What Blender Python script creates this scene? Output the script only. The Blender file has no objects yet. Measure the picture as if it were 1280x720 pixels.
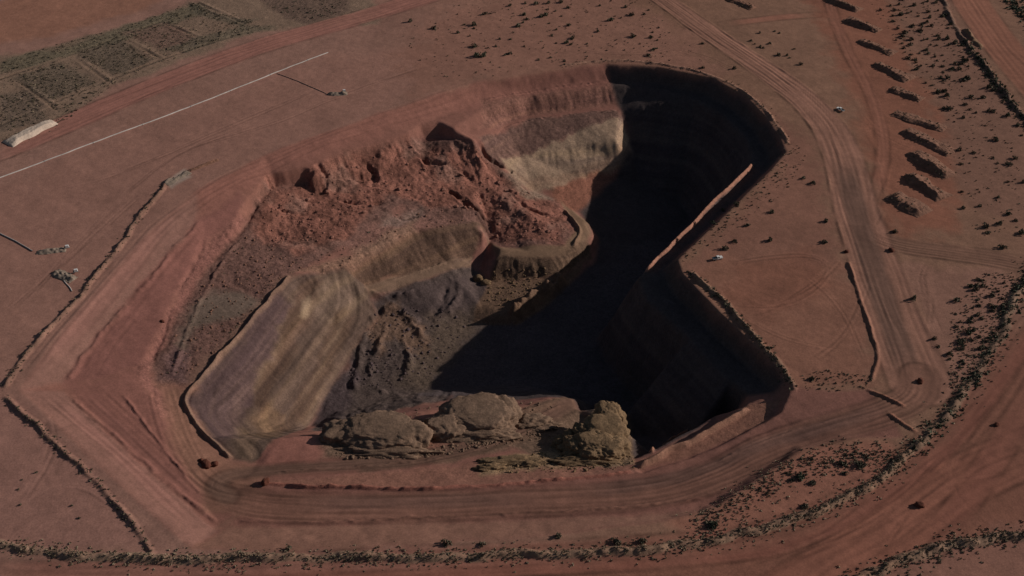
import bpy, bmesh, math, random, time
import numpy as np
from mathutils import Vector, geometry
T0 = time.time()
random.seed(7); rng = np.random.default_rng(11)
S = bpy.context.scene; COL = S.collection

# ------------------------------------------------------------------ camera
CAM_H, PITCH, VFOV = 450.0, math.radians(38), math.radians(28)
cam_d = bpy.data.cameras.new('camera'); cam = bpy.data.objects.new('camera', cam_d); COL.objects.link(cam)
cam.location = (0, 0, CAM_H); cam.rotation_euler = (math.pi/2 - PITCH, 0, 0)
cam_d.sensor_fit = 'HORIZONTAL'; cam_d.sensor_width = 36
cam_d.angle = 2*math.atan(math.tan(VFOV/2)*16/9)
cam_d.clip_start = 1; cam_d.clip_end = 20000
S.camera = cam
# ------------------------------------------------------------------ light
SUN_AZ, SUN_EL = math.radians(15), math.radians(22.2)      # azimuth from +x towards +y
w = bpy.data.worlds.new('World'); S.world = w; w.use_nodes = True
nt = w.node_tree; nt.nodes.clear()
sky = nt.nodes.new('ShaderNodeTexSky'); sky.sky_type = 'NISHITA'; sky.sun_disc = False
sky.sun_elevation = SUN_EL; sky.sun_rotation = math.pi/2 - SUN_AZ
bg = nt.nodes.new('ShaderNodeBackground'); bg.inputs['Strength'].default_value = 0.05
wo = nt.nodes.new('ShaderNodeOutputWorld')
nt.links.new(sky.outputs[0], bg.inputs[0]); nt.links.new(bg.outputs[0], wo.inputs[0])
sd = bpy.data.lights.new('sun', 'SUN'); sd.energy = 5.0; sd.angle = math.radians(0.5); sd.color = (1.0, 0.93, 0.86)
sun = bpy.data.objects.new('sun', sd); COL.objects.link(sun)
SUNV = Vector((math.cos(SUN_AZ)*math.cos(SUN_EL), math.sin(SUN_AZ)*math.cos(SUN_EL), math.sin(SUN_EL)))
sun.rotation_euler = SUNV.to_track_quat('Z', 'Y').to_euler(); sun.location = SUNV*600
S.view_settings.view_transform = 'Standard'; S.view_settings.look = 'None'
S.view_settings.exposure = -0.62; S.view_settings.gamma = 1.0

# ------------------------------------------------------------------ survey: picture coordinates of the survey photo to ground
F = 360/math.tan(VFOV/2); SP, CP = math.sin(PITCH), math.cos(PITCH)
def ray(u, v):
    dx, dy = (u-640)/F, (360-v)/F
    return np.array([dx, CP+dy*SP, -SP+dy*CP])
def P(u, v, z):
    r = ray(u, v); t = (z-CAM_H)/r[2]
    return (r[0]*t, r[1]*t, z)

# ------------------------------------------------------------------ noise
def _h(ix, iy, s):
    n = (ix.astype(np.int64)*374761393 + iy.astype(np.int64)*668265263 + s*1442695041) & 0xffffffff
    n = ((n ^ (n >> 13))*1274126177) & 0xffffffff
    return ((n ^ (n >> 16)) & 0xffff)/65535.0
def vnoise(x, y, s=0):
    ix, iy = np.floor(x), np.floor(y); fx, fy = x-ix, y-iy
    fx = fx*fx*(3-2*fx); fy = fy*fy*(3-2*fy)
    a = _h(ix, iy, s); b = _h(ix+1, iy, s); c = _h(ix, iy+1, s); d = _h(ix+1, iy+1, s)
    return ((a*(1-fx)+b*fx)*(1-fy) + (c*(1-fx)+d*fx)*fy)*2-1
def fbm(x, y, size, oct=4, s=0, gain=.5):
    o = np.zeros_like(x); a = 1.0; t = 0.0; f = 1.0/size
    for k in range(oct):
        o += a*vnoise(x*f+k*17.3, y*f-k*9.1, s+k); t += a; a *= gain; f *= 2.03
    return o/t
def sstep(a, b, x):
    t = np.clip((x-a)/(b-a), 0, 1); return t*t*(3-2*t)

# ------------------------------------------------------------------ break lines of the land, (picture u, v, height)
LINES = {}
def line(name, pts, closed=False): LINES[name] = ([P(*p) for p in pts], closed)
line('rim_far', [(25,487,0),(95,396,0),(190,288,0),(245,240,0),(330,194,0),(420,162,0),(485,138,0),(600,103,0),(700,87,0),(757,80,0),
   (820,84,0),(890,98,0),(930,120,0),(958,148,0),(975,172,0),(982,190,0),(960,215,0),(905,268,0),(845,325,0),(852,342,0),(900,392,0),(950,440,0),(985,472,0)])
line('rim_near', [(25,487,0),(130,586,0),(240,686,0),(380,688,0),(500,682,0),(700,668,0),(840,650,0),(897,631,0),(950,597,0),(1003,561,0),(1060,549,0),(1130,545,0)])
line('toe_left', [(765,103,-12),(661,115,-11.5),(600,128,-10),(500,160,-7),(430,187,-6)])
line('toe_left2', [(300,243,-5),(250,279,-6),(193,339,-8),(120,425,-7.5),(79,480,-7),(150,555,-8),(272,660,-11)])
line('bench_far', [(765,107,-12.5),(661,121,-12.5),(600,138,-11)])
line('red_top', [(300,264,-8.5),(265,300,-13),(238,336,-13.5),(205,400,-13.5),(172,462,-13.5),(200,520,-13.5),(215,560,-13),(240,600,-13)])
line('red_toe', [(310,276,-17),(275,314,-17),(252,347,-17),(218,405,-17),(187,465,-17),(215,520,-17.5),(232,560,-15),(250,597,-13.5)])
line('scarp_top', [(300,264,-8.5),(314,247,-7.5),(328,231,-6.5),(340,219,-6),(356,217,-6),(378,211,-6),(388,213,-6.5),(404,206,-7),(450,187,-8),(510,167,-9),(526,156,-9),(546,152,-9),(566,161,-10.5),(592,170,-13)])
line('scarp_toe', [(310,276,-17),(318,259,-15),(332,241,-14),(342,231,-14.2),(360,229,-14.2),(385,227,-16.5),(404,214,-11),(450,195,-12),(511,176,-14),(530,174,-19),(550,172,-20),(568,174,-17),(592,177,-17)])
line('rubble_edge', [(592,176,-17.5),(606,195,-28),(640,222,-41),(668,238,-50),(700,252,-54)])
for k, p in enumerate([(400,250,-22),(480,215,-23),(460,280,-28),(540,222,-29),(600,232,-38),(650,262,-44.5),(680,282,-48),(330,300,-21),(390,310,-24)]):
    line('rb%d' % k, [p])
line('bench2_toe', [(650,146,-23),(661,142,-23),(720,136,-23),(775,131,-23)])
line('bench2_edge', [(612,172,-22),(630,158,-23.5),(661,148,-24),(720,142,-24),(775,137,-24)])
line('cream_mid', [(650,192,-36),(720,182,-35),(772,178,-33)])
line('cream_toe', [(668,238,-50),(700,240,-52),(725,222,-50),(772,200,-44),(800,228,-62),(850,250,-69),(865,275,-70),(840,310,-70),(790,370,-70),(745,425,-70),(770,470,-70),(800,500,-70)])
line('spur_out', [(712,261,-57),(730,274,-56),(736,292,-55),(725,310,-54),(690,322,-53),(650,326,-52),(622,322,-51)])
line('spur_in', [(700,252,-54),(701,268,-55),(720,281,-54),(722,295,-53),(705,308,-52),(660,315,-51),(625,311,-49),(607,290,-45)])
line('spur_toe', [(712,261,-57),(742,284,-64),(752,300,-67),(735,322,-65),(700,346,-64),(640,352,-64),(612,351,-63)])
line('notch', [(610,299,-56),(602,325,-60),(594,347,-63)])
line('apron', [(735,322,-65),(690,349,-63),(640,392,-63),(600,384,-65)])
line('apron_toe', [(752,300,-67),(740,335,-69),(702,366,-70),(645,408,-70),(590,402,-69)])
line('bank_top', [(365,345,-22),(400,338,-26),(430,333,-29),(470,310,-32),(520,288,-36),(560,287,-39),(597,285,-43),(607,290,-45)])
line('bank_toe', [(455,356,-47),(500,345,-50),(560,330,-53),(590,320,-56)])
line('bank_bench', [(459,363,-47.8),(503,350.5,-50.6),(562,334.5,-53.6),(589,325,-57)])
line('left_crest', [(365,345,-22),(300,420,-21),(245,480,-20),(231,500,-20),(238,520,-20),(262,548,-20),(290,574,-20),(322,578,-20)])
line('left_toe', [(459,363,-47.8),(472,394,-60),(442,440,-64),(405,500,-66),(387,533,-67)])
line('near_crest', [(322,578,-20),(345,549,-20),(395,545,-20),(445,545,-22),(530,528,-24),(640,518,-28),(690,501,-33),(714,498,-37),(722,512,-38.5),(729,535,-37),(740,522,-32),(758,510,-31),(769,526,-30),(776,568,-21),(792,582,-11.8)])
line('near_toe', [(387,533,-67),(420,515,-67),(520,487,-69),(650,480,-70),(745,505,-70),(765,540,-64),(778,560,-58)])
line('near_right_crest', [(792,582,-11.8),(856,550,-10.7),(930,509,-8.2),(966,491,-6.2),(985,472,0)])
line('near_right_toe', [(797,579,-17),(862,552,-18.5),(898,532,-18)])
line('near_right_bench', [(795,573,-17.8),(857,539,-19),(890,520,-19)])
line('near_right_deep', [(789,583,-36),(825,573,-40),(865,553,-42),(905,530,-42)])
line('right_toe', [(765,103,-12),(820,104,-12),(878,118,-12),(915,138,-12),(942,163,-12),(957,187,-12),(962,205,-12),(940,231,-12),(892,281,-12),(830,338,-12),(838,362,-13),(885,412,-13),(935,458,-13),(962,482,-11)])
line('right_bench', [(765,107,-12.5),(820,109,-12.5),(868,124,-12.5),(903,143,-12.5),(928,168,-12.5),(940,188,-12.5),(933,212,-12.5),(867,278,-12.5),(799,346,-12.5),(806,374,-14),(862,424,-14),(912,477,-14),(935,495,-14)])
line('ramp_in', [(420,574,-18),(520,560,-21),(600,545,-25),(660,520,-31.5),(706,501,-36.5)])
line('ramp_out', [(300,606,-13.5),(450,590,-16.5),(560,578,-20),(640,558,-25),(690,538,-31),(722,513,-37.5)])
line('ramp_dip', [(732,549,-31),(712,556,-28),(680,568,-21)])
line('red_patch', [(330,580,-18.5),(420,574,-18)])
line('road_in', [(300,606,-13.5),(330,606,-12.5),(480,612,-10.5),(600,607,-9.5),(700,600,-8.5),(800,591,-8.5),(868,570,-7.5),(900,556,-6),(940,535,-4.5),(972,516,-3),(990,480,0)])
line('road_ditch', [(803,593.5,-12),(866,573,-11.2),(897.5,559,-10),(937.5,537.5,-8.4),(970,518.5,-6.5)])
line('road_out', [(272,660,-11),(400,657,-10),(550,655,-8),(700,648,-6),(830,641,-5),(889,630,-4.6),(944,592,-4.5),(996,558,-3.8),(1057,547,-1)])
line('road_top', [(985,472,0),(990,480,0),(1040,490,-.5),(1085,487,0)])
line('road_top2', [(1130,545,0),(1150,500,0),(1085,487,0)])
BX = 520
LINES['box'] = ([(-BX,335,0),(BX,335,0),(BX,1040,0),(-BX,1040,0)], True)

verts, edges, zs = [], [], []
index = {}
for name, (pts, closed) in LINES.items():
    ids = []
    for p in pts:
        key = (round(p[0],2), round(p[1],2))
        if key not in index:
            index[key] = len(verts); verts.append(Vector(p[:2])); zs.append(p[2])
        ids.append(index[key])
    for a, b in zip(ids, ids[1:]): edges.append((a, b))
    if closed: edges.append((ids[-1], ids[0]))
ov, oe, of, voi, eoi, foi = geometry.delaunay_2d_cdt(verts, edges, [], 0, 1e-3)
oz = [None]*len(ov); ncross = 0
for i, src in enumerate(voi):
    if src: oz[i] = zs[src[0]]
for i, z in enumerate(oz):
    if z is None:
        ncross += 1; best = None
        for a, b in edges:
            q = ov[i]; A, B = verts[a], verts[b]; ab = B-A
            t = max(0, min(1, (q-A).dot(ab)/max(ab.length_squared, 1e-9))); d = (A+ab*t-q).length
            if best is None or d < best[0]: best = (d, zs[a]+(zs[b]-zs[a])*t)
        oz[i] = best[1]; print('  break lines cross near', tuple(round(c) for c in ov[i]), 'z', round(best[1], 1))

# ------------------------------------------------------------------ grid of the land
def axis(segs):
    out = [segs[0][0]]
    for a, b, st in segs:
        n = max(1, int(round((b-a)/st))); out += [a+(b-a)*(k+1)/n for k in range(n)]
    return out
def skirt(v, far, g=1.35):
    st, a = 4.0, v; out = []
    while a < far: a += st; st *= g; out.append(a)
    return out
core_x = axis([(-500,-320,1.3),(-320,230,.85),(230,500,1.25)])
core_y = axis([(345,640,.8),(640,820,1.0),(820,1030,1.3)])
gx = np.array([-500-(d-500) for d in reversed(skirt(500,5500))] + core_x + skirt(500,5500))
gy = np.array([345-(d-345) for d in reversed(skirt(345,2500))] + core_y + skirt(1030,7000))
NX, NY = len(gx), len(gy); X, Y = np.meshgrid(gx, gy); H = np.zeros_like(X)
for f in of:
    a, b, c = [np.array(ov[i]) for i in f[:3]]; za, zb, zc = [oz[i] for i in f[:3]]
    if za == zb == zc == 0: continue
    x0, x1 = min(a[0],b[0],c[0]), max(a[0],b[0],c[0]); y0, y1 = min(a[1],b[1],c[1]), max(a[1],b[1],c[1])
    i0, i1 = np.searchsorted(gx, x0), np.searchsorted(gx, x1, 'right'); j0, j1 = np.searchsorted(gy, y0), np.searchsorted(gy, y1, 'right')
    if i0 >= i1 or j0 >= j1: continue
    xx, yy = X[j0:j1,i0:i1], Y[j0:j1,i0:i1]
    det = (b[1]-c[1])*(a[0]-c[0]) + (c[0]-b[0])*(a[1]-c[1])
    if abs(det) < 1e-9: continue
    l1 = ((b[1]-c[1])*(xx-c[0]) + (c[0]-b[0])*(yy-c[1]))/det; l2 = ((c[1]-a[1])*(xx-c[0]) + (a[0]-c[0])*(yy-c[1]))/det; l3 = 1-l1-l2
    m = (l1 >= -1e-6) & (l2 >= -1e-6) & (l3 >= -1e-6)
    H[j0:j1,i0:i1][m] = (l1*za+l2*zb+l3*zc)[m]
def blur(A):
    B = A.copy()
    B[1:-1] = .25*A[:-2]+.5*A[1:-1]+.25*A[2:]; A = B.copy()
    A[:,1:-1] = .25*B[:,:-2]+.5*B[:,1:-1]+.25*B[:,2:]; return A
for _ in range(3): H = blur(H)
H0 = H.copy()
def sample(A, x, y):
    i = np.clip(np.searchsorted(gx, x)-1, 0, NX-2); j = np.clip(np.searchsorted(gy, y)-1, 0, NY-2)
    fx = (x-gx[i])/(gx[i+1]-gx[i]); fy = (y-gy[j])/(gy[j+1]-gy[j])
    return (A[j,i]*(1-fx)+A[j,i+1]*fx)*(1-fy) + (A[j+1,i]*(1-fx)+A[j+1,i+1]*fx)*fy
def hit(u, v, A=None):
    """where the survey ray through (u, v) meets the land"""
    A = H0 if A is None else A
    r = ray(u, v); t = (6-CAM_H)/r[2]; t1 = (-90-CAM_H)/r[2]; ts = np.linspace(t, t1, 400)
    d = CAM_H + r[2]*ts - sample(A, r[0]*ts, r[1]*ts); k = int(np.argmax(d < 0)); k = max(k, 1)
    a, b = ts[k-1], ts[k]
    for _ in range(12):
        m = .5*(a+b)
        if CAM_H + r[2]*m - sample(A, r[0]*m, r[1]*m) < 0: b = m
        else: a = m
    return np.array([r[0]*b, r[1]*b, CAM_H+r[2]*b])
def poly(pts): return np.array([hit(*p)[:2] for p in pts])

def window(x0, x1, y0, y1):
    return (slice(max(0,np.searchsorted(gy,y0)-1), min(NY,np.searchsorted(gy,y1)+1)), slice(max(0,np.searchsorted(gx,x0)-1), min(NX,np.searchsorted(gx,x1)+1)))
def seg_dist(pl, reach):
    """signed side distance d, nearest |d|, length along s, of every grid vertex near a polyline"""
    x0, y0 = pl.min(0)-reach; x1, y1 = pl.max(0)+reach; sl = window(x0, x1, y0, y1)
    xx, yy = X[sl], Y[sl]; best = np.full(xx.shape, 1e9); sd_ = np.zeros_like(best); ss = np.zeros_like(best); acc = 0.0
    for a, b in zip(pl, pl[1:]):
        ab = b-a; L = math.hypot(*ab)
        if L < 1e-6: continue
        t = np.clip(((xx-a[0])*ab[0]+(yy-a[1])*ab[1])/L**2, 0, 1); ex = xx-a[0]-ab[0]*t; ey = yy-a[1]-ab[1]*t
        d = np.hypot(ex, ey); m = d < best; best = np.where(m, d, best); ss = np.where(m, acc+t*L, ss)
        sd_ = np.where(m, np.sign(ab[0]*ey-ab[1]*ex)*d, sd_); acc += L
    return sl, best, sd_, ss, acc
def smooth_line(pl, n=2):
    for _ in range(n):
        q = [pl[0]]
        for a, b in zip(pl, pl[1:]): q += [a*.75+b*.25, a*.25+b*.75]
        q.append(pl[-1]); pl = np.array(q)
    return pl
def poly_mask(pg, soft, warp=0.0, wsize=12.0, seed=0):
    x0, y0 = pg.min(0)-soft-warp-2; x1, y1 = pg.max(0)+soft+warp+2; sl = window(x0, x1, y0, y1); xx, yy = X[sl], Y[sl]
    if warp:
        wx = fbm(xx, yy, wsize, 3, seed)*warp*1.6; wy = fbm(xx, yy, wsize, 3, seed+50)*warp*1.6; xx = xx+wx; yy = yy+wy
    ins = np.zeros(xx.shape, bool); best = np.full(xx.shape, 1e9)
    for a, b in zip(pg, np.roll(pg, -1, 0)):
        if a[1] != b[1]:
            c = ((a[1] > yy) != (b[1] > yy)) & (xx < (b[0]-a[0])*(yy-a[1])/(b[1]-a[1])+a[0]); ins ^= c
        ab = b-a; L2 = max(ab@ab, 1e-9); t = np.clip(((xx-a[0])*ab[0]+(yy-a[1])*ab[1])/L2, 0, 1)
        best = np.minimum(best, np.hypot(xx-a[0]-ab[0]*t, yy-a[1]-ab[1]*t))
    return sl, sstep(-soft, soft, np.where(ins, best, -best))

# ------------------------------------------------------------------ colours (albedo read from the photo for a flat sunlit surface)
KFLAT = 0.375
def A_(r, g, b, s=1.0):
    c = np.array([r,g,b])/255.0; c = np.where(c <= .04045, c/12.92, ((c+.055)/1.055)**2.4)
    return c/KFLAT/s
ALB = np.zeros((NY, NX, 3)); ROUGH = np.full((NY, NX), .25)
n1 = fbm(X, Y, 90, 4, 3); n2 = fbm(X, Y, 14, 4, 5); n3 = fbm(X, Y, 260, 3, 9)
base_l, base_r = A_(99,72,62), A_(90,65,52)
tx = sstep(-150, 150, X)[...,None]
ALB[:] = base_l*(1-tx)+base_r*tx
ALB *= (1+.10*n1+.05*n2)[...,None]
sp = fbm(X, Y, 5, 3, 12); mo = fbm(X, Y, 38, 4, 13)
ALB *= (1+.07*sp+.10*mo)[...,None]
ALB[...,1] *= 1+.05*n3; ALB[...,2] *= 1+.07*n3
LAB = np.zeros((NY, NX), np.int32); LABELS = ['ground']
def lab(name):
    LABELS.append(name); return len(LABELS)-1
def paint(pts, col, soft=3, warp=2, wsize=12, seed=0, alpha=1.0, rough=None, label=None, world=False):
    pg = np.array(pts) if world else poly(pts); sl, m = poly_mask(pg, soft, warp, wsize, seed)
    if col is not None: ALB[sl] = ALB[sl]*(1-alpha*m[...,None]) + np.asarray(col)*(1+.08*n2[sl][...,None])*alpha*m[...,None]
    if rough is not None: ROUGH[sl] = ROUGH[sl]*(1-m)+rough*m
    if label is not None: LAB[sl][m > .5] = label
    return sl, m
def road(pts, width, col, alpha=.85, streak=.26, label=None, edge=.25, seed=0, w2=None, tracks=0.0):
    pl = smooth_line(poly(pts)); wmax = max(width, w2 or width); sl, d, sd_, s, L = seg_dist(pl, wmax*.5+8)
    wd = width + ((w2 or width)-width)*s/L
    xx, yy = X[sl], Y[sl]; wob = fbm(xx, yy, 18, 3, seed)*1.5
    m = sstep(wd*.5+2.5, wd*.5-2.5, d+wob); end = sstep(0, min(45, L*.3), s)*sstep(0, min(45, L*.3), L-s) if label is None else 1
    st = fbm(sd_*1.0, s*.02, 2.6, 3, seed+3)*.7 + fbm(sd_, s*.03, 7.0, 2, seed+8)*.6
    k = (1+streak*st)[...,None]; a = (alpha*m*end)[...,None]
    ALB[sl] = ALB[sl]*(1-a)+np.asarray(col)*k*a
    ROUGH[sl] = ROUGH[sl]*(1-m)+.12*m
    H[sl] += m*st*.10
    if edge: ALB[sl] *= (1-.32*np.exp(-((d-wd*.5-.8)/1.3)**2)*(.7+.6*vnoise(s/14, np.sign(sd_)*5, seed)))[...,None]
    if edge:   # low graded windrow at both edges
        H[sl] += edge*np.exp(-((d-wd*.5)/1.0)**2)*(.5+.7*vnoise(s/9, np.sign(sd_)*3, seed))*sstep(8, 30, s)*sstep(8, 30, L-s)
    if label is not None: LAB[sl][(m > .5)] = label
    return pl
def ruts(pts, offs, depth=.18, dark=.2, wid=.8, wander=1.2, seed=0):
    pl = smooth_line(poly(pts)); sl, d, sd_, s, L = seg_dist(pl, max(abs(o) for o in offs)+4); fade = sstep(0, 20, s)*sstep(0, 20, L-s)
    for k, o in enumerate(offs):
        q = sd_-o-wander*vnoise(s/38, s*0+k*3.7, seed+k); g = np.exp(-(q/wid)**2)*fade*np.clip(.55+.8*vnoise(s/24, s*0+k, seed+30+k), 0, 1)
        H[sl] -= depth*g; H[sl] += depth*.6*np.exp(-((np.abs(q)-wid*1.7)/wid)**2)*fade
        ALB[sl] *= (1-dark*g+dark*.45*np.exp(-((q-wid*2.4)/wid)**2)*fade)[...,None]
def berm(pts, width, height, col=None, label=None, rugged=.35, seed=0, side=0.0, world=False, taper=5, alpha=.6):
    pl = smooth_line(np.array(pts) if world else poly(pts)); sl, d, sd_, s, L = seg_dist(pl, width+4); xx, yy = X[sl], Y[sl]
    dd = np.abs(sd_ + vnoise(s/11, s*0+seed, seed)*width*.22 + side + rugged*1.6*fbm(xx, yy, 3.5, 2, seed+4))*(1+.45*rugged*vnoise(s/8, s*0+9, seed+6)); dd = np.where(d > width*.9, d, dd)
    prof = np.clip(1-dd/(width*.5), 0, 1); prof = prof*prof*(3-2*prof)
    hh = height*(1+rugged*vnoise(s/6, s*0+3, seed+1)+rugged*.7*vnoise(s/2.2, sd_/2.2, seed+2))
    tp = np.clip(s/taper, 0, 1)*np.clip((L-s)/taper, 0, 1); tp = np.sqrt(np.clip(tp, 0, 1))*(1-.75*sstep(.35, .7, vnoise(s/13, s*0+5, seed+7))*min(1, rugged*2.2))
    H[sl] += prof*hh*tp
    if col is not None:
        a = (sstep(0, .35, prof)*alpha*np.clip(tp*2, 0, 1))[...,None]; ALB[sl] = ALB[sl]*(1-a)+np.asarray(col)*(1+.15*n2[sl][...,None])*a
        ROUGH[sl] = np.maximum(ROUGH[sl], .5*sstep(0, .3, prof))
    if label is not None: LAB[sl][(prof > .02) & (tp > .02)] = label
    return pl
# ------------------------------------------------------------------ painting and shaping the land
L_PITWALL = lab('pit_wall'); L_FLOOR = lab('pit_floor'); L_SLIDE = lab('landslide_slope'); L_HAUL = lab('haul_road')
L_RAMP = lab('pit_ramp'); L_DIRT = lab('dirt_road'); L_TRACK = lab('side_track'); L_FIELD = lab('scrub_field'); L_BENCH = lab('pit_bench'); L_SPUR = lab('rubble_spur')
rim = [p[:2] for p in LINES['rim_far'][0]] + [p[:2] for p in LINES['road_top'][0][1:]] + [p[:2] for p in reversed(LINES['rim_near'][0])][:-1]
# plain around the pit
paint([(0,230),(420,70),(560,60),(480,140),(330,200),(245,240),(95,396),(25,487),(0,500),(-60,520),(-60,260)], A_(100,72,62), 12, 8)
paint([(-40,505),(20,495),(130,590),(190,685),(-40,680)], A_(99,71,62), 6, 4)
paint([(820,60),(1010,170),(1050,300),(1100,470),(985,470),(850,335),(985,195),(950,130),(890,96)], A_(90,62,51), 10, 8, label=None)
paint([(560,10),(760,-10),(860,40),(900,90),(760,82),(600,100),(520,130),(500,70)], A_(97,68,57), 15, 12, alpha=.8)
paint([(1000,-20),(1110,-20),(1150,100),(1200,180),(1190,290),(1110,295),(1085,180),(1040,60)], A_(93,60,47), 10, 8)
paint([(1110,-20),(1180,-20),(1290,170),(1290,300),(1200,240),(1160,100)], A_(87,62,51), 10, 8)
paint([(1130,330),(1250,335),(1290,370),(1240,440),(1190,520),(1150,420)], A_(95,68,57), 8, 6)
paint([(1000,335),(1050,325),(1090,480),(990,480),(870,345),(900,320)], A_(92,63,51), 8, 6)
paint([(920,330),(1020,310),(1040,360),(960,400),(900,370)], A_(90,58,46), 8, 5, alpha=.6)
paint([(-60,735),(500,712),(860,696),(1000,672),(1130,596),(1200,530),(1290,400),(1400,300),(1500,800),(-60,900)], A_(87,57,46), 6, 2, label=L_DIRT)
paint([(1080,720),(1190,672),(1300,655),(1300,760),(1000,800)], A_(96,68,58), 6, 4, alpha=.7, label=0)
paint([(840,655),(900,632),(1003,562),(1120,550),(1135,575),(1000,650),(870,682)], A_(99,66,54), 5, 3)
# inside the rim
paint(rim, A_(95,64,55,1.15), 2, 1, world=True, label=L_PITWALL)
paint([(25,487),(95,396),(190,288),(245,240),(250,277),(193,339),(120,425),(79,480)], A_(104,75,66,1.45), 3, 1.5, label=L_PITWALL)
paint([(330,198),(420,163),(485,138),(600,103),(757,80),(765,106),(600,136),(500,156),(430,184),(345,214),(300,240),(250,277),(245,240)], A_(99,66,57,1.12), 5, 3, label=L_PITWALL)
paint([(79,480),(120,425),(193,339),(250,277),(300,240),(300,268),(265,300),(238,336),(205,400),(172,462)], A_(97,64,57,1.3), 3, 2, label=L_BENCH)
paint([(25,487),(79,490),(150,557),(272,662),(240,686),(130,586)], A_(104,74,65,1.42), 2, 1, label=L_PITWALL)
paint([(79,482),(172,462),(200,520),(215,560),(250,600),(272,660),(150,555)], A_(98,65,57,1.3), 3, 2, label=L_BENCH)
paint([(172,462),(205,400),(238,336),(265,300),(300,268),(310,276),(275,314),(252,347),(218,405),(187,465),(215,520),(200,520)], A_(106,71,63,1.6), 2, 2, wsize=6, rough=1.0)
# far walls
paint([(600,128),(661,118),(775,104),(775,131),(720,137),(655,146),(600,160)], A_(90,62,53,1.05), 3, 2, rough=.9)
paint([(600,172),(661,148),(775,137),(790,185),(720,166),(655,198),(618,210)], A_(76,56,49,1.0), 2, 2.5, wsize=9, rough=1.0)
paint([(625,196),(655,196),(720,164),(775,146),(800,205),(725,224),(700,238),(668,240),(640,224)], A_(112,92,76,1.15), 2.5, 3, wsize=8, rough=.75)
paint([(640,215),(672,222),(730,208),(790,190),(800,205),(725,222),(668,239)], A_(98,76,62,1.1), 3, 3, alpha=.6)
paint([(690,236),(725,222),(800,205),(800,240),(712,264),(690,252)], A_(92,60,48,.95), 3, 3, rough=.9)
# deep, eastern part of the hole: walls and bench coloured dark up to the rim to deepen the pit shadow
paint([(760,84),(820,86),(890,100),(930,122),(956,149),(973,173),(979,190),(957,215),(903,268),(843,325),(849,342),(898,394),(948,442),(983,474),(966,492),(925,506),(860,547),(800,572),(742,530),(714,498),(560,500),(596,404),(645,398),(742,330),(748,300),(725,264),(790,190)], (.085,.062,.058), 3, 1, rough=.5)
# floor
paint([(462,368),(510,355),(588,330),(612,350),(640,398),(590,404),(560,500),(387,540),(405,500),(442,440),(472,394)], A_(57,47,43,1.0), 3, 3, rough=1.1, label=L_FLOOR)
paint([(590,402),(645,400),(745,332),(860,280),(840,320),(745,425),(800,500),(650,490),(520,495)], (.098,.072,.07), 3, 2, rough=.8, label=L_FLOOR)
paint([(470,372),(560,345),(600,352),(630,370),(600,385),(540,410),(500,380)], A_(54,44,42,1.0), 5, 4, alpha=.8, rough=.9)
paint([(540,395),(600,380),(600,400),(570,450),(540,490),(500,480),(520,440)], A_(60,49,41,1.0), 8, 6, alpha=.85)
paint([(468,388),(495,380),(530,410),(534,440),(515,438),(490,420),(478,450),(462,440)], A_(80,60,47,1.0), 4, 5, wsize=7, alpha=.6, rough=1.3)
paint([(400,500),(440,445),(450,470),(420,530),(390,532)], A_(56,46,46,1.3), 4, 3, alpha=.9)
# landslide
paint([(310,276),(318,259),(337,229),(386,227),(402,210),(450,190),(511,174),(530,173),(568,174),(592,177),(606,195),(640,222),(690,250),(722,284),(705,306),(625,309),(607,288),(560,285),(500,255),(440,300),(365,345),(300,420),(245,480),(200,480),(187,465),(218,405),(252,347)], A_(82,59,52,1.25), 3, 2, rough=1.25, label=L_SLIDE)
paint([(318,262),(337,231),(386,229),(402,212),(450,192),(511,176),(592,178),(615,205),(655,235),(700,262),(720,285),(700,303),(630,306),(600,262),(540,262),(490,240),(440,300),(380,318),(330,305)], A_(96,63,53,1.15), 5, 5, wsize=15, rough=1.45)
paint([(420,305),(500,255),(560,262),(600,275),(600,287),(520,290),(450,318)], A_(92,66,58,1.2), 5, 5, alpha=.85, rough=1.2)
paint([(470,268),(530,258),(520,275),(475,285)], A_(90,76,68,1.2), 5, 4, alpha=.6)
paint([(250,372),(300,362),(330,380),(300,395),(240,410),(232,440),(218,430)], A_(88,76,66,1.5), 5, 4, alpha=.75, rough=.7)
paint([(200,470),(215,432),(240,440),(232,478)], A_(80,60,58,1.3), 4, 3, alpha=.7)
paint([(240,470),(300,400),(350,350),(365,345),(300,420),(245,480),(215,500)], A_(96,72,60,1.4), 4, 2, alpha=.8, rough=.8)
paint([(365,342),(430,320),(520,272),(520,290),(430,335),(400,340)], A_(98,76,62,1.2), 3, 3, alpha=.7, rough=1.3)
paint([(640,225),(668,238),(690,250),(660,250),(625,215)], A_(92,78,66,1.0), 4, 3, alpha=.7)
_a, _b = poly_mask(poly([(318,262),(337,231),(386,229),(450,195),(530,180),(592,178),(655,235),(700,262),(720,285),(700,303),(630,306),(560,275),(490,250),(420,320),(330,305)]), 5, 5)
_p1 = sstep(.05, .35, fbm(X[_a], Y[_a], 26, 4, 64))*_b; _p2 = sstep(.08, .3, fbm(X[_a], Y[_a], 11, 3, 65))*_b
ALB[_a] = ALB[_a]*(1-.6*_p1[...,None])+A_(93,70,61,1.15)*.6*_p1[...,None]; ALB[_a] *= (1-.30*_p2)[...,None]
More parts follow.
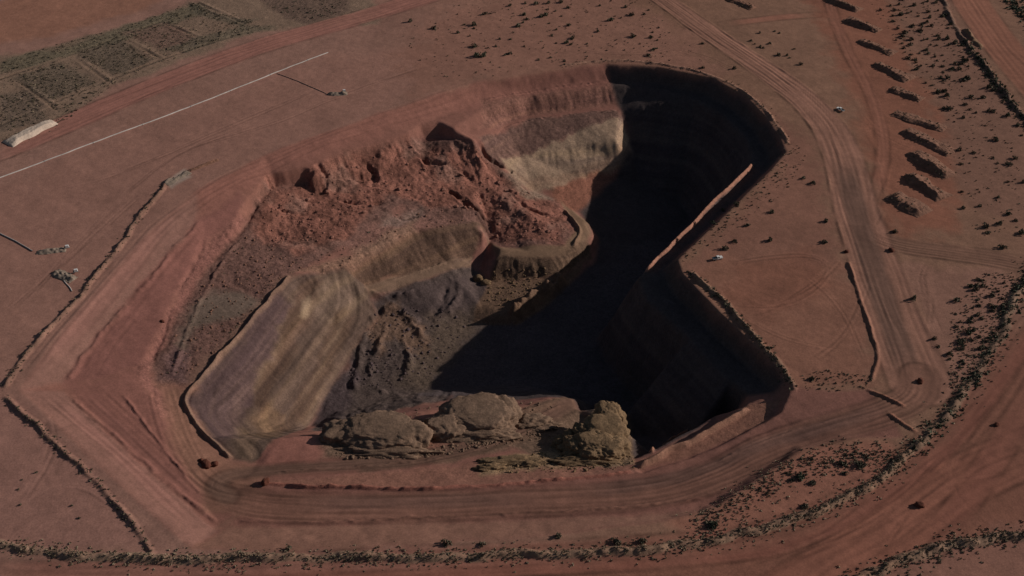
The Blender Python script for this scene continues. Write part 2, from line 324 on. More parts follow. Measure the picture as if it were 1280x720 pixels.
# olive bank and left face
paint([(430,334),(520,289),(607,288),(590,322),(560,331),(500,346),(455,357)], A_(78,59,48,1.4), 2.5, 2, rough=.9, label=L_PITWALL)
paint([(455,356),(500,345),(590,320),(588,333),(510,356),(462,369)], A_(84,66,54,1.1), 1.5, 1, label=L_BENCH)
paint([(365,345),(300,420),(245,480),(231,500),(238,520),(262,548),(290,574),(322,578),(345,549),(387,533),(405,500),(442,440),(472,394),(462,368),(455,356),(430,334)], A_(89,71,61,1.95), 2, 1, rough=.55, label=L_PITWALL)
paint([(345,365),(300,420),(245,482),(232,500),(240,520),(280,556),(305,520),(335,450),(365,385)], A_(78,60,59,1.95), 4, 3, alpha=.8)
paint([(375,360),(345,430),(310,510),(292,560),(318,578),(330,545),(345,480),(385,400),(400,350)], A_(98,78,64,1.95), 3, 3, alpha=.8)
paint([(370,350),(405,345),(352,470),(325,520),(315,505),(350,430)], A_(80,60,50,1.95), 2, 2, alpha=.7)
paint([(312,518),(335,505),(352,515),(350,545),(330,548)], A_(104,79,58,1.95), 3, 3, alpha=.45)
paint([(400,345),(430,338),(455,358),(440,390),(400,405),(378,385)], A_(110,90,76,1.95), 4, 4, alpha=.8)
paint([(376,375),(386,370),(384,395),(374,398)], A_(140,118,98,1.95), 2, 1.5, alpha=.8)
paint([(420,390),(445,385),(400,500),(378,532),(370,525)], A_(100,80,64,1.95), 3, 2, alpha=.7)
_sl, _d, _sd, _s, _L = seg_dist(smooth_line(poly([(365,345),(300,420),(245,480),(231,500),(238,520),(262,548),(290,574)]), 1), 90)
_pm = np.zeros_like(X); _a, _b = poly_mask(poly([(365,348),(300,423),(247,482),(234,500),(241,520),(264,546),(292,570),(322,574),(345,549),(387,533),(405,500),(442,440),(472,394),(455,360),(430,340)]), 3, 1); _pm[_a] = _b
_st = vnoise(_d/3.2+.5*fbm(X[_sl], Y[_sl], 30, 2, 61), _s/60, 62)*.6+vnoise(_d/1.3, _s/35, 63)*.5
ALB[_sl] *= (1+.42*_pm[_sl]*_st)[...,None]; H[_sl] += _pm[_sl]*(.55*vnoise(_d/3.4+.3*fbm(X[_sl], Y[_sl], 26, 2, 66), _s/70, 67)+.3*vnoise(_d/1.6, _s/40, 68))
paint([(432,400),(445,395),(405,480),(378,530),(368,520)], A_(80,60,50,1.95), 1.5, 1.5, alpha=.55)
paint([(420,392),(430,390),(385,480),(355,540),(345,535)], A_(82,62,50,1.95), 2, 2, alpha=.6)
# spur
paint([(700,252),(712,261),(736,278),(740,292),(727,312),(690,324),(622,324),(605,290),(625,309),(705,306),(722,284)], A_(86,67,53,1.2), 2, 1, label=L_SPUR)
paint([(622,322),(690,322),(735,300),(738,322),(700,346),(640,353),(612,351)], A_(70,54,43,1.1), 2, 1.5, rough=1.1, label=L_SPUR)
paint([(612,350),(640,352),(700,346),(738,322),(700,368),(645,408),(590,402)], A_(76,58,46,1.1), 2, 2, rough=.8, label=L_SPUR)
# red patch and ramp surroundings
paint([(322,578),(345,549),(395,545),(445,545),(470,570),(420,576),(330,582)], A_(99,65,56,1.0), 2, 2, label=L_BENCH)
paint([(400,552),(445,547),(530,532),(640,522),(690,507),(714,506),(738,522),(724,560),(690,572),(640,560),(560,567),(440,575),(410,572)], A_(84,66,54,1.3), 4, 3, rough=1.0)
_nc = [(p[0], p[1]+7) for p in LINES['near_crest'][0][2:8]]; _ro = [p[:2] for p in LINES['ramp_out'][0]]
paint(_nc+[_ro[-1]]+_ro[::-1][1:-1], A_(84,65,53,1.3), 3, 2, world=True, alpha=.9, rough=.9)
paint([(520,556),(600,540),(600,552),(540,562)], A_(98,66,56,1.2), 3, 2, alpha=.7)
paint([(330,604),(480,611),(600,606),(700,598),(800,588),(780,576),(700,580),(600,578),(450,592)], A_(88,60,50,.95), 3, 2, rough=.6)
paint([(600,575),(690,560),(740,530),(780,545),(790,576),(700,582),(600,592)], A_(92,74,56,.9), 4, 4, rough=1.2)
paint([(930,508),(975,498),(960,525),(860,571),(800,585),(792,578)], A_(90,62,51,1.0), 2, 1, rough=.6)
paint([(715,545),(735,520),(760,508),(775,520),(790,545),(792,580),(760,585),(720,575)], A_(86,69,54,1.1), 2, 2, rough=1.1)
# hairpin plateau
paint([(200,480),(245,482),(231,500),(262,548),(290,574),(330,582),(330,604),(300,640),(262,640),(235,590),(215,550)], A_(88,62,51,1.0), 5, 3, label=L_BENCH)
paint([(300,640),(272,660),(400,657),(700,648),(890,636),(897,630),(840,650),(700,668),(500,682),(380,688),(240,686)], A_(86,61,51,.9), 3, 2, label=L_PITWALL)
# old rehabilitation plots, top left
paint([(-60,70),(80,62),(240,2),(300,-30),(470,-30),(470,30),(330,38),(140,108),(60,168),(-60,215)], A_(88,71,59), 5, 4, label=L_FIELD, rough=.6)
for pg, c in [([(0,75),(130,40),(240,5),(260,15),(140,55),(0,92)], (66,62,49)), ([(15,98),(75,75),(120,105),(60,125)], (64,56,47)), ([(95,68),(150,48),(190,75),(150,95)], (64,56,47)),
              ([(0,118),(40,112),(60,150),(0,165)], (66,56,48)), ([(150,40),(210,28),(250,52),(200,62)], (80,60,52)), ([(235,0),(290,22),(320,25),(300,35),(240,15)], (64,58,48)),
              ([(200,62),(300,32),(345,33),(230,66)], (66,60,49)), ([(315,-10),(430,-10),(440,15),(380,30),(335,10)], (62,48,42))]:
    paint(pg, A_(*c), 4, 3, alpha=.65, rough=1.0)
paint([(-40,90),(-40,60),(60,45),(180,12),(240,-25),(60,-25),(-40,20)], A_(102,70,56), 8, 5, alpha=.8)
paint([(205,228),(232,212),(240,222),(215,236)], A_(112,98,88), 2, 1.5, alpha=.8)
# traffic
road([(-40,205),(60,165),(180,112),(330,55),(450,22),(600,-25)], 26, A_(104,69,60), streak=.10, edge=.15, seed=21)
road([(-40,250),(0,222),(150,166),(300,112),(420,66)], 6, A_(112,78,69), alpha=.25, edge=0, seed=22)
road([(1030,-20),(1055,60),(1092,120),(1108,190),(1090,262)], 9, A_(98,64,52), alpha=.5, seed=23, edge=.12)
road([(905,30),(970,22),(1020,18)], 10, A_(104,66,54), alpha=.6, seed=25, edge=.1)
road([(1195,-30),(1225,20),(1262,70),(1330,150)], 34, A_(100,63,50), alpha=.7, seed=26, edge=.2)
road([(1083,285),(1098,298),(1125,306),(1180,314),(1240,322),(1300,336)], 17, A_(84,60,49), seed=27, label=L_TRACK, edge=.5)
road([(790,-25),(838,6),(880,36),(930,70),(985,108),(1022,140),(1046,172),(1060,215),(1070,262),(1092,322),(1112,385),(1135,440),(1150,480)], 19, A_(102,72,60), seed=28, label=L_HAUL, edge=.45, w2=36)
road([(1052,190),(1066,250),(1088,320),(1108,385),(1128,440),(1140,490)], 16, A_(70,51,43), alpha=.9, seed=29, edge=0)
road([(1150,470),(1145,500),(1095,520),(1030,538),(960,560),(890,600),(800,620),(690,626),(560,632),(430,636),(330,634),(285,622)], 21, A_(82,57,47), seed=30, label=L_HAUL, edge=.3, alpha=.8)
road([(1130,500),(1080,520),(1010,540),(950,555),(890,585),(800,607),(690,618)], 9, A_(68,50,44), alpha=.6, seed=31, edge=0)
road([(700,622),(560,626),(430,630),(340,630)], 10, A_(72,52,45), alpha=.6, seed=36, edge=0)
road([(285,622),(268,606),(290,592),(340,588),(450,581),(520,574),(580,563),(640,543),(685,520),(713,504)], 11, A_(76,56,47,1.25), seed=32, label=L_RAMP, edge=.3, alpha=.9)
road([(-60,722),(200,722),(500,705),(860,690),(1000,668),(1130,592),(1200,525),(1300,390)], 20, A_(88,53,44), alpha=.5, seed=33, edge=.2)
road([(900,800),(1000,735),(1100,680),(1200,600),(1300,560)], 30, A_(98,62,50), alpha=.5, seed=34, edge=.1)
road([(1150,700),(1220,610),(1300,480)], 14, A_(86,53,44), alpha=.4, seed=35, edge=.1)
for k, (pt, a) in enumerate([([(60,462),(110,405),(170,330),(215,285)], .35), ([(40,472),(95,405),(160,325),(230,258)], .3), ([(100,480),(150,540),(265,640)], .3), ([(60,490),(140,560),(255,668)], .4)]):
    road(pt, 7, A_(124,86,77,1.5) if k in (1,3) else A_(92,62,56,1.4), alpha=a, seed=40+k, edge=0)
HAULP = [(790,-25),(838,6),(880,36),(930,70),(985,108),(1022,140),(1046,172),(1060,215),(1070,262),(1092,322),(1112,385),(1135,440),(1150,480)]
ruts(HAULP, [-12,-9.5,-6,-3.8,-.5,1.8,5,7.2,10.5], .16, .24, .9, 1.6, 201)
ruts([(1150,470),(1145,500),(1095,520),(1030,538),(960,560),(890,600),(800,620),(690,626),(560,632),(430,636),(330,634),(285,622)], [-9,-6.5,-4,-1.5,1,3.5,6,8.5], .16, .26, .8, 1.8, 211)
ruts([(285,622),(268,606),(290,592),(340,588),(450,581),(520,574),(580,563),(640,543),(685,520),(713,504)], [-4,-2,.5,2.6,4.4], .14, .25, .6, .7, 221)
ruts([(-60,722),(200,722),(500,705),(860,690),(1000,668),(1130,592),(1200,525),(1300,390)], [-16,-12,-8,-4.5,-1,2.5,6], .12, .18, 1.0, 2.2, 231)
ruts([(900,800),(1000,735),(1100,680),(1200,600),(1300,560)], [-14,-9,-4,0,5,9,13], .1, .16, 1.1, 2.5, 241)
ruts([(1083,285),(1098,298),(1125,306),(1180,314),(1240,322),(1300,336)], [-6,-3.5,-.5,2,5], .14, .24, .8, 1.2, 251)
ruts([(-40,205),(60,165),(180,112),(330,55),(450,22),(600,-25)], [-11,-7,-3,1,5,9], .12, .15, 1.1, 2.5, 261)
ruts([(45,478),(100,408),(170,325),(215,275),(290,225),(420,172),(600,112)], [-3,1,5,9], .14, .14, .9, 1.5, 271)
ruts([(55,488),(140,560),(256,668)], [-5,-1,3,7], .14, .16, .9, 1.2, 281)
ruts([(100,480),(135,425),(205,338),(252,282)], [-5,0,4], .08, .12, .9, 1.5, 291)
ruts([(110,486),(175,545),(255,620)], [-4,1,5], .14, .16, .9, 1.5, 295)
ruts([(200,470),(212,530),(240,585),(270,612),(330,618)], [-8,-5,-2,1,4,7], .14, .2, .8, 1.5, 299)
ruts([(1030,-20),(1055,60),(1092,120),(1108,190),(1090,262)], [-3,-1,2,4], .1, .2, .8, 1.5, 305)
ruts([(1195,-30),(1225,20),(1262,70),(1330,150)], [-12,-7,-2,3,8], .1, .14, 1.1, 2, 311)
for k, pt in enumerate([[(-40,112),(60,78),(150,46),(250,8)],[(-30,170),(60,130),(140,98),(230,64),(330,34)],[(20,98),(75,140)],[(92,70),(150,112)],[(150,46),(205,75)],[(205,28),(262,55)],[(238,0),(310,32)]]):
    ruts(pt, [0], .5, .32, 1.6, .5, 420+k*7)
for k, pt in enumerate([[(1000,340),(1050,380),(1085,460)],[(880,350),(930,400),(990,430),(1060,440)],[(1010,455),(1060,420),(1090,340)],[(1150,330),(1165,370),(1160,420)],[(1100,690),(1160,610),(1260,590)],[(900,720),(1010,690),(1110,640),(1190,560)],[(1060,110),(1090,170),(1180,200),(1260,210)],[(30,380),(100,300),(200,200),(330,150)],[(120,230),(220,190),(330,160),(450,110),(540,80)],[(20,640),(70,560),(60,510)],[(905,330),(960,322),(1015,318),(1040,335),(1010,368),(960,385),(900,378)],[(930,400),(980,380),(1030,345),(1056,318)],[(1075,150),(1100,200),(1108,250),(1088,290)],[(1180,430),(1160,380),(1150,345),(1165,322)],[(700,60),(780,70),(860,60),(930,95)],[(20,640),(90,600),(150,640)],[(1240,660),(1180,600),(1230,520)],[(60,240),(160,215),(260,170),(400,110)],[(0,400),(80,330),(180,240)]]):
    ruts(pt, [-1.2,1.3], .08, .26, .7, 1.0, 330+k*7)
# windrows, bunds and banks
BERMS = []
def bund(name, label, cat, pts, width, height, col, **k):
    L = lab(name); BERMS.append((L, name, label, cat, k.pop('group', None))); return berm(pts, width, height, A_(*col), L, **k)
W_LEFT = bund('earth_berm', 'long scrubby earth berm on the left rim above the pit corner', 'berm', [(4,486),(40,432),(95,378),(150,305),(190,252),(215,222)], 5, 1.5, (78,60,50), seed=1)
W_LEFT2 = bund('earth_berm', 'dark low earth berm running down to the lower left rim', 'berm', [(6,496),(50,536),(100,582),(140,622),(172,660),(193,692)], 4.5, 1.4, (78,58,49), seed=2)
W_BOT = bund('earth_berm', 'very long grass covered berm between the bottom dirt road and the pit', 'berm', [(-40,672),(40,686),(120,698),(220,700),(380,698),(500,696),(640,694),(760,690),(850,684),(930,668),(1010,645),(1070,618),(1110,590),(1140,562)], 7, 1.8, (88,74,60), seed=3)
W_RIGHT = bund('earth_berm', 'thickly bushed berm curving up the right side beside the wide dirt road', 'berm', [(1140,562),(1165,540),(1195,505),(1222,465),(1245,430),(1262,390),(1280,350),(1300,320)], 7, 1.6, (76,66,54), seed=4)
W_LOW = bund('earth_berm', 'scrubby berm in the bottom right corner', 'berm', [(1060,735),(1110,708),(1160,690),(1215,675),(1300,668)], 8, 1.6, (88,74,60), seed=5)
W_RIM = bund('earth_berm', 'scrub covered safety berm along the straight right rim above the black shadow', 'berm', [(862,338),(890,362),(920,392),(950,428),(975,455),(992,488)], 5, 1.8, (80,66,54), seed=6)
W_FAR = bund('earth_berm', 'thin pale berm following the curved far rim of the pit', 'berm', [(700,82),(760,75),(820,79),(890,93),(934,116),(965,146),(986,180)], 4, 1.3, (98,74,62), seed=7)
bund('earth_berm', 'low curved berm casting a thin dark line west of the haul road', 'berm', [(1060,326),(1068,352),(1082,390),(1094,425),(1097,455),(1090,478)], 3.0, .95, (94,64,52), seed=8, rugged=.2)
bund('earth_berm', 'upper of two short dark bunds at the bend of the haul road', 'berm', [(1084,487),(1105,497),(1132,509)], 3.6, 1.2, (92,60,48), seed=9, rugged=.15)
bund('earth_berm', 'lower of two short dark bunds at the bend of the haul road', 'berm', [(1110,517),(1125,528),(1146,541)], 3.6, 1.2, (92,60,48), seed=10, rugged=.15)
bund('safety_bund', 'long sunlit safety bund crossing the black shadow on the right pit bench', 'berm', [(940,208),(906,241),(873,274),(840,307),(807,340)], 4.2, 4.1, (112,78,64), seed=11, rugged=.03, taper=3, alpha=.9)
bund('safety_bund', 'broad sunlit earth bund on the near right pit edge beside the ramp', 'berm', [(935,512),(898,533),(860,554),(825,569),(796,583)], 5.5, 3.0, (98,71,58), seed=12, rugged=.12, taper=4, alpha=.8)
bund('safety_bund', 'thin sunlit bund below the near right pit edge, half lost in shadow', 'berm', [(860,538),(829,556),(814,566)], 3.6, 4.6, (108,76,60), seed=13, rugged=.15, alpha=.8)
bund('road_berm', 'low red berm between the outer haul road and the inner ramp', 'berm', [(318,604),(332,604),(400,609),(480,611),(560,610),(640,604),(700,600),(790,590)], 4.2, 1.8, (98,60,50), seed=14, rugged=.3)
bund('crest_berm', 'narrow pale berm along the top of the striped left pit face', 'berm', [(362,345),(330,384),(300,418),(270,452),(244,481),(231,500),(238,522),(262,549),(290,573)], 3.6, 2.6, (92,72,60), seed=15, rugged=.15)
bund('crest_berm', 'curved berm round the nose of the rubble spur', 'berm', [(705,262),(722,280),(727,295),(715,308)], 4, 2.4, (88,68,54), seed=17, rugged=.2)
bund('drain_bank', 'scrub lined bank of the ditch in the top right corner', 'bank', [(1168,-25),(1182,8),(1196,35),(1205,52),(1225,76),(1250,110),(1290,160)], 6, 2.2, (66,54,46), seed=16)
bund('drain_bank', 'short brown bank beside the ditch in the top right corner', 'bank', [(1206,36),(1216,48),(1226,60)], 6, 2.5, (84,68,50), seed=18)
for k, (pt, wd, h) in enumerate([([(82,478),(122,424),(195,338),(252,276)], 5.0, .8), ([(86,492),(152,554),(270,655)], 5.0, .8), 
   ([(150,490),(190,540),(250,618)], 2.5, .7), ([(214,470),(232,420),(262,352),(300,300)], 4, .9), ([(600,126),(661,114),(760,102)], 2.2, .7), ([(630,160),(661,149),(770,138)], 2.2, .9), ([(455,357),(500,347),(588,321)], 2.2, .8),
   ([(430,612),(560,612),(700,604)], 3, .4), ([(345,590),(450,584),(560,572),(640,550),(700,520)], 2.2, .7), ([(420,575),(520,565),(590,552),(650,530),(706,505)], 2.2, .8), ([(300,652),(450,652),(600,645),(760,636),(880,622)], 3, .6), ([(1040,525),(960,548),(880,585)], 2.5, .35)]):
    berm(pt, wd, h, None, None, seed=140+k, rugged=.5)
# hummocks and trenches on the pit floor
for k, (pt, wd, h) in enumerate([([(470,392),(456,420),(448,455),(446,490)], 8, 1.1), ([(486,392),(478,420),(466,450),(462,475),(480,492)], 6, 1.5), ([(478,384),(500,388),(525,410),(534,436)], 10, 1.9),
     ([(560,345),(575,362),(560,385),(545,405)], 8, 1.2), ([(500,420),(512,450),(505,480)], 7, 2.0), ([(455,362),(490,372),(530,364)], 5, 1.5), ([(706,350),(672,372),(638,397)], 10, 5.5)]):
    berm(pt, wd, h, None, None, seed=60+k, rugged=.6)
for k, (pt, wd, h) in enumerate([([(444,450),(430,495)], 6, -.8), ([(555,355),(552,385),(535,400)], 7, -1.0), ([(560,236),(580,250),(596,262),(606,278)], 7, -5), ([(575,250),(600,275)], 5, -2),
     ([(470,260),(500,275),(530,262)], 6, -1.5), ([(268,468),(262,500)], 4, -1), ([(412,222),(440,215),(470,222)], 8, -3.0), ([(600,180),(612,200),(640,216)], 6, -4), ([(255,300),(215,380),(190,455)], 4, -.8), ([(395,205),(410,222),(405,240)], 6, -3), ([(450,196),(470,212),(462,232)], 7, -3), ([(420,250),(455,258),(490,250)], 6, -2), ([(520,195),(560,205),(590,225)], 6, -2.5), ([(345,262),(375,270),(400,262)], 6, -2), ([(640,245),(665,262),(690,270)], 5, -2)]):
    berm(pt, wd, h, None, None, seed=80+k, rugged=.6)

# ------------------------------------------------------------------ relief noise, erosion gullies
in_pit = np.zeros_like(X); sl_, m_ = poly_mask(np.array(rim), 4); in_pit[sl_] = m_
R = ROUGH
_w = .55*in_pit+1.0*np.clip(R-.8, 0, .8)*in_pit*3.2
H += sample(H0, (X+_w*1.7*fbm(X, Y, 11, 3, 131)).ravel(), (Y+_w*1.7*fbm(X, Y, 11, 3, 132)).ravel()).reshape(X.shape)-H0
blk = np.abs(fbm(X, Y, 5.5, 4, 33)); blk2 = fbm(X, Y, 3.0, 3, 34); big = fbm(X, Y, 28, 3, 35)
H += np.clip(R-.9, 0, 2)*(1.15*(.28-blk)*2 + .55*blk2 + 2.8*big)
H += R*.30*fbm(X, Y, 3.2, 3, 36) + .12*fbm(X, Y, 7, 3, 37) + in_pit*.25*fbm(X, Y, 16, 3, 39)
H += (1-in_pit)*(.9*fbm(X, Y, 120, 3, 40)+.35*fbm(X, Y, 30, 2, 41))*sstep(0, 60, np.hypot(X, Y-600)*0+60)
gy_, gx_ = np.gradient(blur(blur(blur(blur(blur(H0))))), gy, gx); slope = np.hypot(gx_, gy_)
# run-off gullies: noise along the contour, drawn out down the slope
sl_w = sstep(.3, .7, slope)*in_pit
th = np.arctan2(gy_, gx_)
def gully(size, s):
    o = np.zeros_like(X); wsum = np.zeros_like(X)
    for k in range(8):
        a = math.pi*k/8; wgt = np.abs(np.cos(th-a))**12; c = -math.sin(a)*X+math.cos(a)*Y; d = math.cos(a)*X+math.sin(a)*Y
        o += wgt*vnoise(c/size+.25*vnoise(d/14, c/14, s+9), d/(size*9), s+k); wsum += wgt
    return o/(wsum+1e-6)
g1, g2 = gully(5.5, 70), gully(2.4, 90)
H -= sl_w*(np.abs(g1)*-1.7+.8 + .7*g2)*np.clip(R-.2, .04, 1.1)
ALB *= (1+sl_w*np.clip((R-.3)/.6, .1, 1.2)*(.18*g1+.14*g2))[...,None]
# bedding: thin colour bands at constant height on the cut faces
bed = vnoise((H0+3*fbm(X, Y, 60, 2, 51))/1.7, X*0, 52)*.6 + vnoise((H0+2*fbm(X, Y, 30, 2, 53))/.7, X*0, 54)*.4
bw = sl_w*sstep(-13, -20, H0)*(LAB != L_SLIDE)
ALB *= (1+.30*bw*bed)[...,None]; ALB[...,2] *= 1-.08*bw*bed
ALB *= (1+.10*np.clip(R, 0, 1.6)*fbm(X, Y, 5, 3, 56))[...,None]
# dust, wheel scuffs and small rills over everything
ALB *= (1+.07*fbm(X, Y, 4.5, 3, 57)+.06*fbm(X*.55+Y*.84, (Y*.55-X*.84)*.12, 3.5, 3, 58)*(1-sl_w)+.07*fbm(X, Y, 45, 4, 59))[...,None]
ALB = np.clip(ALB, .01, .9)
DZ = H
def gz(x, y): return float(sample(H, np.array([x]), np.array([y]))[0])

# ------------------------------------------------------------------ materials
def newmat(name):
    m = bpy.data.materials.new(name); m.use_nodes = True; n = m.node_tree; n.nodes.clear()
    o = n.nodes.new('ShaderNodeOutputMaterial'); b = n.nodes.new('ShaderNodeBsdfPrincipled'); n.links.new(b.outputs[0], o.inputs[0])
    b.inputs['Roughness'].default_value = .95; b.inputs['Specular IOR Level'].default_value = .12
    return m, n, b
def noise_node(n, scale, detail=5, rough=.6, vec=None):
    t = n.nodes.new('ShaderNodeTexNoise'); t.inputs['Scale'].default_value = scale; t.inputs['Detail'].default_value = detail; t.inputs['Roughness'].default_value = rough
    if vec: n.links.new(vec, t.inputs['Vector'])
    return t
def math_node(n, op, a, b):
    t = n.nodes.new('ShaderNodeMath'); t.operation = op
    for i, v in enumerate((a, b) if b is not None else (a,)):
        if isinstance(v, (int, float)): t.inputs[i].default_value = v
        else: n.links.new(v, t.inputs[i])
    return t.outputs[0]
def vary(n, col_socket, b, lo, hi, scales, vec):
    """multiply a colour by procedural grain"""
    cur = col_socket
    for sc_, amt in scales:
        t = noise_node(n, sc_, 6, .65, vec); mr = n.nodes.new('ShaderNodeMapRange'); mr.inputs[1].default_value = .25; mr.inputs[2].default_value = .75
        mr.inputs[3].default_value = 1-amt; mr.inputs[4].default_value = 1+amt; n.links.new(t.outputs[0], mr.inputs[0])
        mx = n.nodes.new('ShaderNodeVectorMath'); mx.operation = 'SCALE'; n.links.new(cur, mx.inputs[0]); n.links.new(mr.outputs[0], mx.inputs['Scale']); cur = mx.outputs[0]
    n.links.new(cur, b.inputs['Base Color'])
def earth_material():
    m, n, b = newmat('earth'); g = n.nodes.new('ShaderNodeNewGeometry')
    at = n.nodes.new('ShaderNodeAttribute'); at.attribute_name = 'albedo'; ar = n.nodes.new('ShaderNodeAttribute'); ar.attribute_name = 'relief'
    vary(n, at.outputs['Color'], b, 0, 0, [(.045, .10), (.22, .14), (1.1, .18)], g.outputs['Position'])
    src = b.inputs['Base Color'].links[0].from_socket
    t = noise_node(n, .55, 8, .75, g.outputs['Position']); c1 = math_node(n, 'SUBTRACT', t.outputs[0], .5); c2 = math_node(n, 'MULTIPLY', c1, ar.outputs['Fac']); c3 = math_node(n, 'MULTIPLY_ADD', c2, 2.2); n.nodes[-1].inputs[2].default_value = 1.0
    mx = n.nodes.new('ShaderNodeVectorMath'); mx.operation = 'SCALE'; n.links.new(src, mx.inputs[0]); n.links.new(c3, mx.inputs['Scale']); n.links.new(mx.outputs[0], b.inputs['Base Color'])
    bt = noise_node(n, .75, 7, .72, g.outputs['Position']); bp = n.nodes.new('ShaderNodeBump'); bp.inputs['Distance'].default_value = .6
    n.links.new(math_node(n, 'MULTIPLY', ar.outputs['Fac'], .8), bp.inputs['Strength']); n.links.new(bt.outputs[0], bp.inputs['Height']); n.links.new(bp.outputs[0], b.inputs['Normal'])
    return m
EARTH = earth_material()
def plain_material(name, col, grains=((.5,.15),(3,.15)), rough=.95, bump=0.0, bscale=2.0, metal=0.0, coord='Object'):
    m, n, b = newmat(name); tc = n.nodes.new('ShaderNodeTexCoord'); rgb = n.nodes.new('ShaderNodeRGB'); rgb.outputs[0].default_value = (*col, 1)
    vary(n, rgb.outputs[0], b, 0, 0, list(grains), tc.outputs[coord]); b.inputs['Roughness'].default_value = rough; b.inputs['Metallic'].default_value = metal
    if bump:
        bt = noise_node(n, bscale, 6, .7, tc.outputs[coord]); bp = n.nodes.new('ShaderNodeBump'); bp.inputs['Strength'].default_value = bump; bp.inputs['Distance'].default_value = .4
        n.links.new(bt.outputs[0], bp.inputs['Height']); n.links.new(bp.outputs[0], b.inputs['Normal'])
    return m

# ------------------------------------------------------------------ the land as meshes, one per piece of ground
gy2, gx2 = np.gradient(H, gy, gx); NRM = np.dstack([-gx2, -gy2, np.ones_like(H)]); NRM /= np.linalg.norm(NRM, axis=2, keepdims=True)
PIX = np.dstack([X, Y, H]).reshape(-1, 3); NF = NRM.reshape(-1, 3); AF = ALB.reshape(-1, 3); RF = ROUGH.reshape(-1)
ids = np.arange(NX*NY).reshape(NY, NX)
quads = np.dstack([ids[:-1,:-1], ids[:-1,1:], ids[1:,1:], ids[1:,:-1]]).reshape(-1, 4); flab = LAB[:-1,:-1].reshape(-1)
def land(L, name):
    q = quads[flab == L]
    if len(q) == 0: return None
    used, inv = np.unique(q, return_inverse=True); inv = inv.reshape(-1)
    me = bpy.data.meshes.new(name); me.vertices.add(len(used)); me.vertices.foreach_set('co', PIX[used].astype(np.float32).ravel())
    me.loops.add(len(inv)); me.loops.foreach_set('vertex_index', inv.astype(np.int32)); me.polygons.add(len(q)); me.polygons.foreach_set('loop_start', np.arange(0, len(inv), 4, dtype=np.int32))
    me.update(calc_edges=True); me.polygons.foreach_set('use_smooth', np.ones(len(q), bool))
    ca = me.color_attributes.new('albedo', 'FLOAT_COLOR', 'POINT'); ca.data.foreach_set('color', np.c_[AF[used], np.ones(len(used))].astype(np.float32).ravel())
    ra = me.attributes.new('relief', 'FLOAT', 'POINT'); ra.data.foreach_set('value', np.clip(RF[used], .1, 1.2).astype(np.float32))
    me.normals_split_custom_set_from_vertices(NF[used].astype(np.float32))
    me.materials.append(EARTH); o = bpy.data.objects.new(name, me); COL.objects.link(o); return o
bl = {b[0]: b for b in BERMS}
for L, name in enumerate(LABELS):
    o = land(L, name)
    if o is None: print('empty land', name); continue
    if L in bl:
        o['label'] = bl[L][2]; o['category'] = bl[L][3]
    else: o['kind'] = 'structure'
print('land', NX*NY, 'vertices', round(time.time()-T0, 1), 's, crossings', ncross)
# ------------------------------------------------------------------ object helpers
from mathutils import noise as mnoise, Matrix
def at(u, v):                       # a point of the finished land
    p = hit(u, v, H); return Vector((p[0], p[1], gz(p[0], p[1])))
def add_mesh(name, V, Fc, mat, parent=None, smooth=True):
    me = bpy.data.meshes.new(name); me.from_pydata([tuple(v) for v in V], [], [tuple(int(i) for i in f) for f in Fc]); me.update()
    if smooth: me.polygons.foreach_set('use_smooth', np.ones(len(me.polygons), bool))
    for m in (mat if isinstance(mat, (list, tuple)) else [mat]): me.materials.append(m)
    o = bpy.data.objects.new(name, me); COL.objects.link(o)
    if parent: o.parent = parent
    return o
def fast_mesh(name, V, Q, mat, smooth=False):
    """V (n,3), Q (m,k) with k = 3 or 4"""
    k = Q.shape[1]; me = bpy.data.meshes.new(name); me.vertices.add(len(V)); me.vertices.foreach_set('co', V.astype(np.float32).ravel())
    me.loops.add(Q.size); me.loops.foreach_set('vertex_index', Q.astype(np.int32).ravel()); me.polygons.add(len(Q)); me.polygons.foreach_set('loop_start', np.arange(0, Q.size, k, dtype=np.int32))
    me.update(calc_edges=True)
    if smooth: me.polygons.foreach_set('use_smooth', np.ones(len(Q), bool))
    for m in (mat if isinstance(mat, (list, tuple)) else [mat]): me.materials.append(m)
    o = bpy.data.objects.new(name, me); COL.objects.link(o); return o
def tag(o, label, cat, group=None, kind=None):
    if label: o['label'] = label
    if cat: o['category'] = cat
    if group: o['group'] = group
    if kind: o['kind'] = kind
    return o
def empty(name, loc, rz=0, label=None, cat=None, group=None):
    o = bpy.data.objects.new(name, None); COL.objects.link(o); o.location = loc; o.rotation_euler.z = rz; o.empty_display_size = .5
    return tag(o, label, cat, group)
def copy_tree(o, parent=None):
    c = o.copy(); COL.objects.link(c)
    if parent: c.parent = parent
    for ch in list(o.children): copy_tree(ch, c)
    return c
_ico = {}
def ico(sub):
    if sub not in _ico:
        bm = bmesh.new(); bmesh.ops.create_icosphere(bm, subdivisions=sub, radius=1); bm.verts.ensure_lookup_table()
        _ico[sub] = (np.array([v.co[:] for v in bm.verts]), np.array([[v.index for v in f.verts] for f in bm.faces])); bm.free()
    return _ico[sub]
